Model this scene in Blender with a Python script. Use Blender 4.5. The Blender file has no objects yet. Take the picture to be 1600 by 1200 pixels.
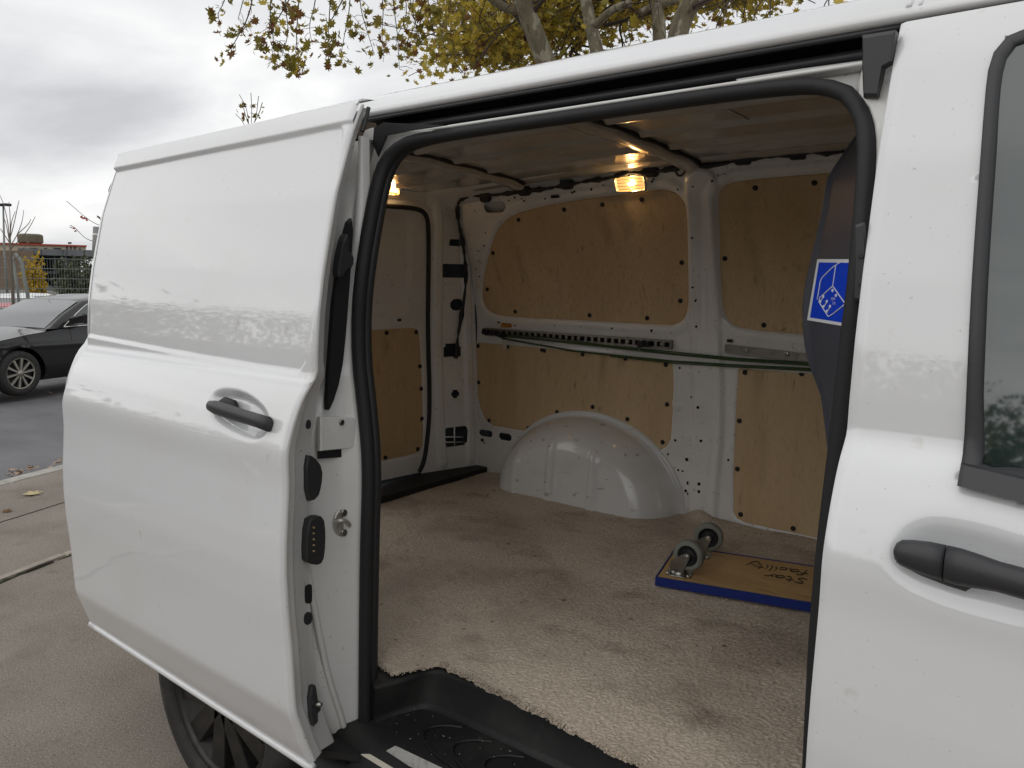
import bpy, bmesh, math, random
import numpy as np
from mathutils import Vector, Matrix
random.seed(7); rng = np.random.default_rng(11)
sc = bpy.context.scene; COL = sc.collection
# ------------------------------------------------------------------ camera
CAM = np.array([1.306, -1.129, 1.507]); FPX = 1200.0
def _rot(yaw, pitch, roll):
    y, p, r = map(math.radians, (yaw, pitch, roll))
    f = np.array([-math.sin(y)*math.cos(p), math.cos(y)*math.cos(p), math.sin(p)])
    rt = np.array([math.cos(y), math.sin(y), 0.0]); up = np.cross(rt, f)
    return rt*math.cos(r)+up*math.sin(r), up*math.cos(r)-rt*math.sin(r), f
RT, UP, FW = _rot(37.76, -7.575, 0.776)
cd = bpy.data.cameras.new('camera'); cam = bpy.data.objects.new('camera', cd); COL.objects.link(cam)
cd.sensor_width = 36; cd.lens = 36*FPX/1600; cd.clip_start = 0.02; cd.clip_end = 3000
M = Matrix.Identity(4)
for i in range(3):
    M[i][0] = RT[i]; M[i][1] = UP[i]; M[i][2] = -FW[i]; M[i][3] = CAM[i]
cam.matrix_world = M; sc.camera = cam
# ------------------------------------------------------------------ sky, sun, exposure
SUN_EL, SUN_AZ = math.radians(38), math.radians(205)     # azimuth of the sun measured from +Y clockwise
w = bpy.data.worlds.new('World'); sc.world = w; w.use_nodes = True
nt = w.node_tree; N = nt.nodes; L = nt.links; N.clear()
out = N.new('ShaderNodeOutputWorld'); bg = N.new('ShaderNodeBackground'); bg.inputs['Strength'].default_value = 0.10
sky = N.new('ShaderNodeTexSky'); sky.sky_type = 'NISHITA'; sky.sun_disc = False
sky.sun_elevation = SUN_EL; sky.sun_rotation = SUN_AZ
tc = N.new('ShaderNodeTexCoord'); sx = N.new('ShaderNodeSeparateXYZ'); L.new(tc.outputs['Generated'], sx.inputs[0])
def wmath(op, a, b):
    n = N.new('ShaderNodeMath'); n.operation = op
    for i, v in enumerate((a, b)):
        if isinstance(v, (int, float)): n.inputs[i].default_value = v
        else: L.new(v, n.inputs[i])
    return n.outputs[0]
zz = wmath('ADD', wmath('MAXIMUM', sx.outputs[2], 0.0), 0.30)
cx = N.new('ShaderNodeCombineXYZ'); L.new(wmath('DIVIDE', sx.outputs[0], zz), cx.inputs[0]); L.new(wmath('DIVIDE', sx.outputs[1], zz), cx.inputs[1])
nz = N.new('ShaderNodeTexNoise'); nz.inputs['Scale'].default_value = 1.35; nz.inputs['Detail'].default_value = 7; nz.inputs['Roughness'].default_value = 0.52; nz.inputs['Distortion'].default_value = 0.35
L.new(cx.outputs[0], nz.inputs['Vector'])
cr = N.new('ShaderNodeValToRGB'); e = cr.color_ramp.elements
e[0].position = 0.34; e[0].color = (0.58, 0.585, 0.605, 1); e[1].position = 0.64; e[1].color = (1, 0.995, 0.985, 1)
m_ = cr.color_ramp.elements.new(0.48); m_.color = (0.77, 0.775, 0.785, 1)
L.new(nz.outputs['Fac'], cr.inputs[0])
vm = N.new('ShaderNodeVectorMath'); vm.operation = 'SCALE'; vm.inputs['Scale'].default_value = 10.0; L.new(cr.outputs[0], vm.inputs[0])
mx = N.new('ShaderNodeMix'); mx.data_type = 'RGBA'; mx.inputs[0].default_value = 0.94
L.new(sky.outputs[0], mx.inputs[6]); L.new(vm.outputs[0], mx.inputs[7])
L.new(mx.outputs[2], bg.inputs['Color']); L.new(bg.outputs[0], out.inputs['Surface'])
sd = bpy.data.lights.new('sun', 'SUN'); sd.energy = 0.7; sd.angle = math.radians(100); sd.color = (1, 0.96, 0.9)
so = bpy.data.objects.new('sun', sd); COL.objects.link(so)
_s = Vector((math.sin(SUN_AZ)*math.cos(SUN_EL), math.cos(SUN_AZ)*math.cos(SUN_EL), math.sin(SUN_EL)))
so.rotation_euler = _s.to_track_quat('Z', 'Y').to_euler()
vs = sc.view_settings; vs.view_transform = 'Standard'; vs.look = 'None'; vs.exposure = 0.10; vs.gamma = 1; vs.use_curve_mapping = False
sc.cycles.max_bounces = 10; sc.cycles.diffuse_bounces = 6; sc.cycles.glossy_bounces = 5
# ------------------------------------------------------------------ photograph pixel -> a point on a real surface (metres)
def ray(px, py): return FW + RT*((px-800)/FPX) - UP*((py-600)/FPX)
def on(px, py, ax, v):
    r = ray(px, py); return CAM + r*((v-CAM[ax])/r[ax])
def at(px, py, d): return CAM + ray(px, py)*d
def hitf(px, py, ax, f, lo):
    """ray meets the surface  coord[ax] = f(point)"""
    r = ray(px, py); v = lo
    for _ in range(14):
        P = CAM + r*((v-CAM[ax])/r[ax]); v = 0.4*v + 0.6*f(P)
    return CAM + r*((v-CAM[ax])/r[ax])
# ------------------------------------------------------------------ materials
def mat(name, col, rough=0.5, metal=0.0, coat=0.0, spec=0.5, var=0.0, vscale=8.0, vcol=None, bump=0.0, bscale=60.0, speck=None, emit=None, stretch=None, trans=0.0, coat_rough=0.03, coat_ior=1.5):
    m = bpy.data.materials.new(name); m.use_nodes = True
    t = m.node_tree; n = t.nodes; l = t.links; b = n['Principled BSDF']
    b.inputs['Base Color'].default_value = (*col, 1); b.inputs['Roughness'].default_value = rough; b.inputs['Metallic'].default_value = metal
    b.inputs['Coat Weight'].default_value = coat; b.inputs['Coat Roughness'].default_value = coat_rough; b.inputs['Specular IOR Level'].default_value = spec; b.inputs['Coat IOR'].default_value = coat_ior
    if trans: b.inputs['Transmission Weight'].default_value = trans
    if emit: b.inputs['Emission Color'].default_value = (*emit[0], 1); b.inputs['Emission Strength'].default_value = emit[1]
    tcn = n.new('ShaderNodeTexCoord'); vec = tcn.outputs['Object']
    if stretch:
        mp = n.new('ShaderNodeMapping'); mp.inputs['Scale'].default_value = stretch; l.new(vec, mp.inputs[0]); vec = mp.outputs[0]
    last = None
    if var or vcol:
        a = n.new('ShaderNodeTexNoise'); a.inputs['Scale'].default_value = vscale; a.inputs['Detail'].default_value = 8; a.inputs['Roughness'].default_value = 0.62
        l.new(vec, a.inputs['Vector'])
        r = n.new('ShaderNodeValToRGB'); r.color_ramp.elements[0].position = 0.35; r.color_ramp.elements[1].position = 0.68
        c2 = vcol if vcol else tuple(min(1, c*(1+var)) for c in col); c1 = col if vcol else tuple(c*(1-var) for c in col)
        r.color_ramp.elements[0].color = (*c1, 1); r.color_ramp.elements[1].color = (*c2, 1)
        l.new(a.outputs['Fac'], r.inputs[0]); last = r.outputs[0]; l.new(last, b.inputs['Base Color'])
    for sp in (speck or []):       # (scale, lo, hi, colour, strength)
        a = n.new('ShaderNodeTexNoise'); a.inputs['Scale'].default_value = sp[0]; a.inputs['Detail'].default_value = 3
        l.new(vec, a.inputs['Vector'])
        r = n.new('ShaderNodeMapRange'); r.inputs[1].default_value = sp[1]; r.inputs[2].default_value = sp[2]; r.inputs[4].default_value = sp[4]
        l.new(a.outputs['Fac'], r.inputs[0])
        x = n.new('ShaderNodeMix'); x.data_type = 'RGBA'; l.new(r.outputs[0], x.inputs[0]); x.inputs[7].default_value = (*sp[3], 1)
        if last is None: x.inputs[6].default_value = (*col, 1)
        else: l.new(last, x.inputs[6])
        last = x.outputs[2]; l.new(last, b.inputs['Base Color'])
    if bump:
        a = n.new('ShaderNodeTexNoise'); a.inputs['Scale'].default_value = bscale; a.inputs['Detail'].default_value = 5
        l.new(vec, a.inputs['Vector']); u = n.new('ShaderNodeBump'); u.inputs['Strength'].default_value = bump; u.inputs['Distance'].default_value = 0.004
        l.new(a.outputs['Fac'], u.inputs['Height']); l.new(u.outputs[0], b.inputs['Normal'])
    return m
MT = {}
MT['paint'] = mat('white_paint', (0.700, 0.710, 0.722), 0.40, coat=1.0, coat_ior=1.78, spec=0.4, speck=[(3.2, 0.52, 0.8, (0.63, 0.62, 0.59), 0.4), (150, 0.70, 0.76, (0.30, 0.26, 0.22), 0.45), (23, 0.70, 0.78, (0.47, 0.43, 0.37), 0.35)])
MT['inpaint'] = mat('inner_paint', (0.80, 0.795, 0.775), 0.30, coat=0.6, coat_rough=0.12, speck=[(5, 0.5, 0.75, (0.60, 0.58, 0.54), 0.5), (60, 0.66, 0.72, (0.30, 0.27, 0.23), 0.6)])
MT['jamb'] = mat('jamb_paint', (0.72, 0.72, 0.70), 0.30, coat=0.7, coat_rough=0.08, speck=[(6, 0.52, 0.8, (0.52, 0.48, 0.42), 0.5), (90, 0.68, 0.74, (0.35, 0.30, 0.24), 0.6)])
MT['ceilgrey'] = mat('grey_ceiling_paint', (0.46, 0.44, 0.40), 0.25, coat=0.7, coat_rough=0.06, speck=[(3, 0.45, 0.75, (0.30, 0.275, 0.235), 0.7), (14, 0.62, 0.75, (0.24, 0.22, 0.19), 0.5)])  # grey-beige ceiling colour, darker than the wall paint
MT['arch'] = mat('scuffed_paint', (0.74, 0.74, 0.73), 0.30, coat=0.8, coat_rough=0.08, speck=[(4, 0.5, 0.8, (0.56, 0.54, 0.51), 0.5), (22, 0.655, 0.71, (0.22, 0.21, 0.20), 0.6)], stretch=(1, 1, 2.2))
MT['wood'] = mat('plywood', (0.57, 0.405, 0.222), 0.55, vcol=(0.67, 0.500, 0.295), vscale=3.0, stretch=(1.6, 1.6, 0.35), speck=[(5.0, 0.60, 0.80, (0.22, 0.16, 0.09), 0.5), (34, 0.60, 0.75, (0.30, 0.19, 0.09), 0.45), (18, 0.68, 0.76, (0.10, 0.075, 0.05), 0.55), (85, 0.50, 0.75, (0.40, 0.27, 0.14), 0.45), (3.3, 0.66, 0.78, (0.14, 0.11, 0.08), 0.5)], bump=0.08, bscale=90)
MT['board'] = mat('dolly_plywood', (0.48, 0.30, 0.125), 0.5, vcol=(0.60, 0.40, 0.18), vscale=6, stretch=(0.6, 3, 1), speck=[(11, 0.58, 0.74, (0.22, 0.13, 0.06), 0.6)])
MT['carpet'] = mat('carpet_pile', (0.420, 0.350, 0.275), 0.95, vcol=(0.68, 0.590, 0.485), vscale=210, spec=0.1, speck=[(2.2, 0.44, 0.66, (0.24, 0.185, 0.14), 0.55), (6, 0.54, 0.74, (0.17, 0.13, 0.095), 0.6), (330, 0.52, 0.70, (0.66, 0.60, 0.52), 0.6), (420, 0.55, 0.72, (0.15, 0.12, 0.095), 0.6), (36, 0.70, 0.75, (0.08, 0.06, 0.045), 0.8)], bump=0.35, bscale=480, stretch=(.85, 1.1, 1))
MT['rubber'] = mat('black_rubber', (0.018, 0.018, 0.019), 0.55, bump=0.1, bscale=150)
MT['seal'] = mat('seal_rubber', (0.017, 0.017, 0.018), 0.6, spec=0.35, bump=0.1, bscale=200)
MT['plastic'] = mat('grained_plastic', (0.035, 0.036, 0.038), 0.5, bump=0.25, bscale=420, speck=[(9, 0.5, 0.75, (0.075, 0.073, 0.07), 0.4)])
MT['step'] = mat('step_plastic', (0.012, 0.0125, 0.013), 0.55, spec=0.35, bump=0.3, bscale=350, speck=[(5, 0.50, 0.75, (0.050, 0.047, 0.043), 0.55), (40, 0.62, 0.8, (0.04, 0.038, 0.035), 0.4)])
MT['trim'] = mat('dark_trim', (0.030, 0.031, 0.034), 0.42, bump=0.08, bscale=300)
MT['black'] = mat('matt_black', (0.010, 0.010, 0.011), 0.6)
MT['hole'] = mat('dark_cavity', (0.006, 0.006, 0.007), 0.9)
MT['cavity'] = mat('bare_cavity', (0.045, 0.052, 0.06), 0.45, speck=[(12, 0.4, 0.7, (0.10, 0.11, 0.125), 0.8)])
MT['steel'] = mat('galvanised_steel', (0.42, 0.41, 0.38), 0.32, metal=1.0, speck=[(25, 0.45, 0.7, (0.25, 0.24, 0.22), 0.6)])
MT['sillgrey'] = mat('shaded_worn_sill', (0.40, 0.40, 0.39), 0.45, speck=[(50, 0.5, 0.7, (0.22, 0.20, 0.18), 0.6)])  # white sill paint, its shade put into the grey; worn specks
MT['cast'] = mat('weathered_hinge_paint', (0.24, 0.24, 0.235), 0.6)
MT['cast2'] = mat('striker_zinc', (0.50, 0.48, 0.44), 0.38, metal=0.6)
MT['chrome'] = mat('bright_steel', (0.62, 0.61, 0.58), 0.18, metal=1.0)
MT['rail'] = mat('dull_rail_steel', (0.30, 0.28, 0.25), 0.42, metal=0.8, speck=[(40, 0.5, 0.7, (0.14, 0.12, 0.10), 0.6)])
MT['gold'] = mat('gold_contact', (0.75, 0.58, 0.28), 0.3, metal=1.0)
MT['navy'] = mat('navy_lining', (0.046, 0.051, 0.068), 0.42, speck=[(5, 0.45, 0.75, (0.058, 0.064, 0.086), 0.7)], bump=0.12, bscale=260)
MT['blue'] = mat('blue_print', (0.003, 0.052, 0.60), 0.5, spec=0.12)
MT['blue_edge'] = mat('blue_edging', (0.008, 0.025, 0.19), 0.4, speck=[(40, 0.55, 0.75, (0.004, 0.012, 0.09), 0.6)])
MT['white'] = mat('white_print', (0.78, 0.80, 0.83), 0.4)
MT['orange'] = mat('orange_label', (0.62, 0.24, 0.02), 0.5)
MT['tag'] = mat('cloth_tag', (0.55, 0.52, 0.44), 0.7)
MT['green'] = mat('green_webbing', (0.035, 0.075, 0.022), 0.8, bump=0.4, bscale=300, speck=[(200, 0.5, 0.7, (0.07, 0.13, 0.045), 0.6)])
MT['grey_tyre'] = mat('grey_rubber', (0.21, 0.215, 0.19), 0.6, speck=[(30, 0.5, 0.75, (0.12, 0.12, 0.10), 0.6)])
MT['ink'] = mat('marker_ink', (0.012, 0.010, 0.010), 0.5)
MT['tyre'] = mat('tyre_rubber', (0.020, 0.019, 0.018), 0.7, speck=[(14, 0.5, 0.75, (0.06, 0.055, 0.05), 0.6)], bump=0.2, bscale=120)
MT['rim_dark'] = mat('dark_alloy', (0.028, 0.027, 0.026), 0.4, metal=0.5, speck=[(20, 0.45, 0.7, (0.055, 0.05, 0.045), 0.7)])
MT['rim_light'] = mat('dirty_alloy', (0.34, 0.32, 0.27), 0.4, metal=0.6)
MT['glass'] = mat('tinted_glass', (0.020, 0.036, 0.034), 0.03, spec=0.9, coat=1.0)
MT['lens'] = mat('lamp_lens', (0.9, 0.85, 0.75), 0.05, trans=1.0)
MT['glow'] = mat('lamp_bulb', (1, 0.7, 0.35), 0.5, emit=((1.0, 0.55, 0.18), 26))
MT['glow_soft'] = mat('lamp_reflector', (0.6, 0.45, 0.25), 0.25, metal=0.7, emit=((1.0, 0.50, 0.15), 0.9))
MT['pave'] = mat('pavement_asphalt', (0.185, 0.158, 0.129), 0.9, vcol=(0.245, 0.212, 0.177), vscale=1.9, speck=[(170, 0.56, 0.70, (0.44, 0.40, 0.35), 0.85), (120, 0.56, 0.72, (0.065, 0.052, 0.043), 0.85), (2.3, 0.56, 0.72, (0.12, 0.095, 0.075), 0.5), (7, 0.66, 0.74, (0.10, 0.08, 0.065), 0.5)], bump=0.55, bscale=190)
MT['road'] = mat('road_asphalt', (0.105, 0.105, 0.111), 0.85, vcol=(0.165, 0.165, 0.172), vscale=1.1, stretch=(0.6, 1.6, 1), speck=[(130, 0.6, 0.72, (0.25, 0.25, 0.25), 0.7), (120, 0.6, 0.75, (0.03, 0.03, 0.033), 0.7)], bump=0.5, bscale=120)
MT['kerb'] = mat('kerb_concrete', (0.36, 0.345, 0.31), 0.9, var=0.2, vscale=9, bump=0.3, bscale=70)
MT['edging'] = mat('edging_concrete', (0.29, 0.255, 0.21), 0.9, var=0.25, vscale=12, bump=0.4, bscale=110)
MT['moss'] = mat('moss', (0.030, 0.034, 0.012), 0.95, var=0.4, vscale=30)
MT['lot'] = mat('lot_ground', (0.13, 0.125, 0.12), 0.95, var=0.3, vscale=0.3)
MT['darkpaint'] = mat('dark_car_paint', (0.006, 0.006, 0.007), 0.3, coat=0.6, spec=0.3)
MT['autoglass'] = mat('car_glass', (0.035, 0.045, 0.045), 0.04, spec=0.8, coat=1.0)
MT['redpaint'] = mat('red_car_paint', (0.40, 0.012, 0.016), 0.4, coat=0.3)
MT['whitecar'] = mat('white_car_paint', (0.60, 0.60, 0.60), 0.35, coat=1.0)
MT['silver'] = mat('silver_car_paint', (0.36, 0.37, 0.38), 0.3, metal=0.4, coat=1.0)
MT['fence'] = mat('fence_zinc', (0.20, 0.215, 0.20), 0.55, metal=0.3)
MT['bark'] = mat('plane_bark', (0.215, 0.185, 0.125), 0.85, vcol=(0.105, 0.090, 0.060), vscale=7, stretch=(1, 1, 0.45), speck=[(9, 0.55, 0.6, (0.34, 0.32, 0.24), 0.8), (16, 0.60, 0.66, (0.10, 0.09, 0.065), 0.7)], bump=0.3, bscale=25)
MT['twig'] = mat('twig_bark', (0.055, 0.042, 0.032), 0.9)
MT['sapling'] = mat('sapling_bark', (0.15, 0.125, 0.10), 0.9)
MT['leafA'] = mat('olive_leaf', (0.24, 0.20, 0.035), 0.55, var=0.3, vscale=3)
MT['leafB'] = mat('yellow_leaf', (0.52, 0.40, 0.06), 0.55, var=0.3, vscale=3)
MT['leafC'] = mat('brown_leaf', (0.20, 0.095, 0.03), 0.6, var=0.35, vscale=3)
MT['golden'] = mat('golden_leaf', (0.46, 0.30, 0.008), 0.6, var=0.25, vscale=2)
MT['ever'] = mat('evergreen_leaf', (0.060, 0.076, 0.030), 0.7, var=0.5, vscale=1)
MT['redleaf'] = mat('red_leaf', (0.38, 0.045, 0.02), 0.6)
MT['deadleaf'] = mat('dead_leaf', (0.34, 0.25, 0.185), 0.8, var=0.35, vscale=25)
MT['paleleaf'] = mat('pale_leaf', (0.46, 0.38, 0.20), 0.8, var=0.3, vscale=25)
MT['beige'] = mat('beige_render', (0.50, 0.44, 0.33), 0.9, var=0.08, vscale=0.4)
MT['redtrim'] = mat('red_coping', (0.36, 0.05, 0.03), 0.8)
MT['concrete'] = mat('grey_concrete', (0.155, 0.16, 0.165), 0.9, var=0.2, vscale=0.5)
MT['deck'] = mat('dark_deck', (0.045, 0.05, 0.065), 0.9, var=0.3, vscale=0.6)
MT['brownwall'] = mat('brown_cladding', (0.20, 0.145, 0.10), 0.9, var=0.12, vscale=0.6)
MT['tank'] = mat('olive_tank', (0.125, 0.125, 0.085), 0.8, var=0.15, vscale=0.8)
for k_ in ('leafA', 'leafB', 'leafC', 'golden'):           # thin leaves pass some of the daylight
    t_ = MT[k_].node_tree; b_ = t_.nodes['Principled BSDF']; tr = t_.nodes.new('ShaderNodeBsdfTranslucent'); mi_ = t_.nodes.new('ShaderNodeMixShader'); mi_.inputs[0].default_value = 0.45
    for l_ in list(b_.inputs['Base Color'].links): t_.links.new(l_.from_socket, tr.inputs[0])
    t_.links.new(b_.outputs[0], mi_.inputs[1]); t_.links.new(tr.outputs[0], mi_.inputs[2]); t_.links.new(mi_.outputs[0], t_.nodes['Material Output'].inputs[0])
# ------------------------------------------------------------------ mesh helpers
def link(o, parent=None, label=None, cat=None, group=None, kind=None):
    COL.objects.link(o)
    if parent is not None: o.parent = parent
    for k, v in (('label', label), ('category', cat), ('group', group), ('kind', kind)):
        if v: o[k] = v
    return o
def thing(name, loc, label, cat, group=None, rz=0.0):
    o = bpy.data.objects.new(name, None); o.location = loc; o.rotation_euler = (0, 0, rz); o.empty_display_size = 0.2
    return link(o, None, label, cat, group)
def wloc(o):
    v = Vector((0, 0, 0))
    while o is not None: v += Vector(o.location); o = o.parent
    return v
def obj(name, V, F, m, parent=None, smooth=True, local=False, **kw):
    """one mesh object; V are world coordinates (or coordinates local to the parent)"""
    V = np.asarray(V, float).reshape(-1, 3); c = (V.min(0)+V.max(0))/2
    me = bpy.data.meshes.new(name); me.from_pydata([tuple(p) for p in (V-c)], [], [tuple(int(i) for i in f) for f in F])
    for mm in (m if isinstance(m, (list, tuple)) else [m]): me.materials.append(mm)
    if smooth: me.polygons.foreach_set('use_smooth', [True]*len(me.polygons))
    o = bpy.data.objects.new(name, me); link(o, parent, **kw)
    o.location = Vector(c) - (wloc(parent) if (parent is not None and not local) else Vector((0, 0, 0)))
    return o
class MB:
    def __init__(s): s.V = []; s.F = []; s.MI = []
    def add(s, V, F, mi=0):
        b = len(s.V); s.V += [tuple(p) for p in V]; s.F += [tuple(int(i)+b for i in f) for f in F]; s.MI += [mi]*len(F); return s
    def build(s, name, m, parent=None, smooth=True, **kw):
        o = obj(name, s.V, s.F, m, parent, smooth, **kw)
        if any(s.MI): o.data.polygons.foreach_set('material_index', s.MI)
        return o
def gridF(nu, nv, closeu=False):
    F = []
    for i in range(nu if closeu else nu-1):
        for j in range(nv-1):
            a = i*nv+j; b = ((i+1) % nu)*nv+j; F.append((a, b, b+1, a+1))
    return F
def loft(rows):
    R = [np.asarray(r, float) for r in rows]; n = len(R[0])
    return np.concatenate(R), gridF(len(R), n)
def frames(P, closed=False):
    P = np.asarray(P, float); n = len(P)
    if closed: T = np.roll(P, -1, 0)-np.roll(P, 1, 0)
    else: T = np.gradient(P, axis=0)
    T /= np.linalg.norm(T, axis=1)[:, None]+1e-12
    ref = np.array([0, 0, 1.0]) if abs(T[0][2]) < 0.9 else np.array([1.0, 0, 0])
    A = np.cross(ref, T[0]); A /= np.linalg.norm(A); out_ = []
    for t in T:
        A = A - t*(A@t); A /= np.linalg.norm(A)+1e-12; out_.append((A.copy(), np.cross(t, A)))
    return P, out_
def tube(P, r, seg=8, closed=False, cap=True):
    P, fr = frames(P, closed); n = len(P); r = np.broadcast_to(np.asarray(r, float), (n,))
    V = []
    for p, (a, b), rr in zip(P, fr, r):
        for k in range(seg):
            t = 2*math.pi*k/seg; V.append(p+rr*(math.cos(t)*a+math.sin(t)*b))
    F = []
    for i in range(n if closed else n-1):
        j = (i+1) % n
        for k in range(seg): k2 = (k+1) % seg; F.append((i*seg+k, i*seg+k2, j*seg+k2, j*seg+k))
    if cap and not closed: F += [tuple(range(seg-1, -1, -1)), tuple((n-1)*seg+k for k in range(seg))]
    return V, F
def slab(pts, d, bev=0.0015):
    """outline pts pushed along d into a bevelled plate"""
    P = np.asarray(pts, float); d = np.asarray(d, float); c = P.mean(0); n = len(P); L_ = np.linalg.norm(d)
    k = min(bev, L_*0.5); q = P-c; s = 1-k/max(1e-6, np.linalg.norm(q, axis=1).mean())
    V = np.concatenate([P, P+d*(1-k/L_), c+d+q*s]); F = []
    for r in range(2):
        for i in range(n): j = (i+1) % n; F.append((r*n+i, r*n+j, (r+1)*n+j, (r+1)*n+i))
    F += [tuple(range(2*n, 3*n)), tuple(range(n-1, -1, -1))]
    return V, F
def box(c, s, R=None):
    h = np.asarray(s, float)/2
    V = np.array([(x, y, z) for x in (-1, 1) for y in (-1, 1) for z in (-1, 1)], float)*h
    if R is not None: V = V@np.asarray(R).T
    return V+np.asarray(c, float), [(0, 1, 3, 2), (4, 6, 7, 5), (0, 4, 5, 1), (2, 3, 7, 6), (0, 2, 6, 4), (1, 5, 7, 3)]
def lathe(prof, c, ax, seg=24):
    """prof: list of (radius, height along ax)"""
    ax = np.asarray(ax, float); ax /= np.linalg.norm(ax); ref = np.array([0, 0, 1.0]) if abs(ax[2]) < 0.9 else np.array([1.0, 0, 0])
    a = np.cross(ref, ax); a /= np.linalg.norm(a); b = np.cross(ax, a); V = []
    for k in range(seg):
        t = 2*math.pi*k/seg
        for r, h in prof: V.append(np.asarray(c)+ax*h+r*(math.cos(t)*a+math.sin(t)*b))
    return V, gridF(seg, len(prof), True)
def chaikin(P, n=2, closed=True):
    P = np.asarray(P, float)
    for _ in range(n):
        Q = np.roll(P, -1, 0); A = 0.75*P+0.25*Q; B = 0.25*P+0.75*Q
        R = np.stack([A, B], 1).reshape(-1, P.shape[1])
        P = R if closed else np.concatenate([P[:1], R[:-2], P[-1:]])
    return P
def resample(P, n):
    P = np.asarray(P, float); s = np.concatenate([[0], np.cumsum(np.linalg.norm(np.diff(P, axis=0), axis=1))])
    t = np.linspace(0, s[-1], n); return np.stack([np.interp(t, s, P[:, k]) for k in range(P.shape[1])], 1)
def ss(a, b, x):
    t = np.clip((x-a)/(b-a), 0, 1); return t*t*(3-2*t)
def sd_poly(P):
    P = np.asarray(P, float)
    def f(u, v):
        d = np.full(np.shape(u), 1e9); ins = np.zeros(np.shape(u), bool)
        for i in range(len(P)):
            a = P[i]; b = P[(i+1) % len(P)]; e_ = b-a; wx = u-a[0]; wy = v-a[1]
            t = np.clip((wx*e_[0]+wy*e_[1])/(e_@e_+1e-12), 0, 1); d = np.minimum(d, (wx-t*e_[0])**2+(wy-t*e_[1])**2)
            cnd = ((a[1] > v) != (b[1] > v)); xi = a[0]+(v-a[1])*(e_[0])/(e_[1] if abs(e_[1]) > 1e-12 else 1e-12)
            ins ^= cnd & (u < xi)
        return np.where(ins, -1, 1)*np.sqrt(d)
    return f
def sd_line(P):
    P = np.asarray(P, float)
    def f(u, v):
        d = np.full(np.shape(u), 1e9)
        for a, b in zip(P[:-1], P[1:]):
            e_ = b-a; wx = u-a[0]; wy = v-a[1]; t = np.clip((wx*e_[0]+wy*e_[1])/(e_@e_+1e-12), 0, 1)
            d = np.minimum(d, (wx-t*e_[0])**2+(wy-t*e_[1])**2)
        return np.sqrt(d)
    return f
def sd_circ(c, r): return lambda u, v: np.hypot(u-c[0], v-c[1])-r
def sd_rbox(c, h, r):
    def f(u, v):
        qx = np.abs(u-c[0])-h[0]+r; qy = np.abs(v-c[1])-h[1]+r
        return np.hypot(np.maximum(qx, 0), np.maximum(qy, 0))+np.minimum(np.maximum(qx, qy), 0)-r
    return f
def sheet(name, m, parent, u0, u1, v0, v1, step, fmap, holes=(), uvmap=None, **kw):
    """pressed sheet: a fine grid carried onto fmap(u,v); holes are real openings whose rims are snapped to their outlines"""
    nu = max(2, int(abs(u1-u0)/step)+1); nv = max(2, int(abs(v1-v0)/step)+1)
    u, v = np.meshgrid(np.linspace(u0, u1, nu), np.linspace(v0, v1, nv), indexing='ij'); u = u.ravel(); v = v.ravel()
    if uvmap: u, v = uvmap(u, v)
    F = np.array(gridF(nu, nv))
    if holes:
        h = lambda a, b: np.min([g(a, b) for g in holes], 0)
        for _ in range(2):
            d = h(u, v); gx = (h(u+1e-4, v)-d)/1e-4; gy = (h(u, v+1e-4)-d)/1e-4; k = np.abs(d) < 0.55*step
            u = np.where(k, u-d*gx, u); v = np.where(k, v-d*gy, v)
        d = h(u, v); F = F[d[F].mean(1) > -0.12*step]
    V = np.stack(fmap(u, v), 1); used = np.unique(F); mp = np.full(len(V), -1); mp[used] = np.arange(len(used))
    return obj(name, V[used], mp[F], m, parent, **kw)
def px_wall(pts): return np.array([far(px, py)[[0, 2]] for px, py in pts])

# ================================================================== THE GROUND
KP = np.array([-4.95, 0.95, 0]); ST = np.array([-0.335, 0.942, 0]); ST /= np.linalg.norm(ST); NO = np.array([-ST[1], ST[0], 0])   # street direction, away from the van
def street(s, d, z=0.0): return KP+ST*s+NO*d+np.array([0, 0, z])
def road_z(d): return -0.10-0.045*min(max(d, 0), 8.0)
V, F = loft([[street(s, d) for d in (-0.02, -0.81, -1.62, -6, -40)] for s in np.linspace(-60, 60, 25)])
obj('pavement', V, F, MT['pave'], smooth=False, kind='structure')
V, F = loft([[street(s, d, road_z(d)) for d in (0.10, 2, 4, 6, 8)] for s in np.linspace(-90, 90, 25)])
obj('road', V, F, MT['road'], smooth=False, kind='structure')
V, F = loft([[street(s, d, z) for d, z in ((7.99, -0.464), (14, -0.62), (30, -0.9), (1500, -0.95))] for s in (-1500, -60, 60, 1500)])
V2, F2 = loft([[street(s, d, -0.50) for d in (8.0, -1500)] for s in (-1500, 1500)])
mb = MB(); mb.add(V, F); mb.add(V2, F2); mb.build('ground', MT['lot'], smooth=False, kind='structure')
kb = bpy.data.objects.new('kerb', None); kb.location = KP; link(kb, kind='structure')
for i in range(-25, 40):
    a = np.array([street(i*1.0+0.004, 0.105, -0.16), street(i*1.0+0.996, 0.105, -0.16), street(i*1.0+0.996, -0.02, -0.16), street(i*1.0+0.004, -0.02, -0.16)])
    V, F = slab(a, (0, 0, 0.166+random.uniform(-.002, .002)), 0.012); obj('kerb_stone', V, F, MT['kerb'], kb, smooth=False)
eg = bpy.data.objects.new('path_edging', None); eg.location = street(0, -1.62); link(eg, kind='structure')
for i in range(-20, 25):
    a = np.array([street(i+0.003, -1.622, -0.1), street(i+0.997, -1.622, -0.1), street(i+0.997, -1.665, -0.1), street(i+0.003, -1.665, -0.1)])
    V, F = slab(a, (0, 0, 0.110+random.uniform(-.003, .003)), 0.01); obj('edging_stone', V, F, MT['edging'], eg, smooth=False)
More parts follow.
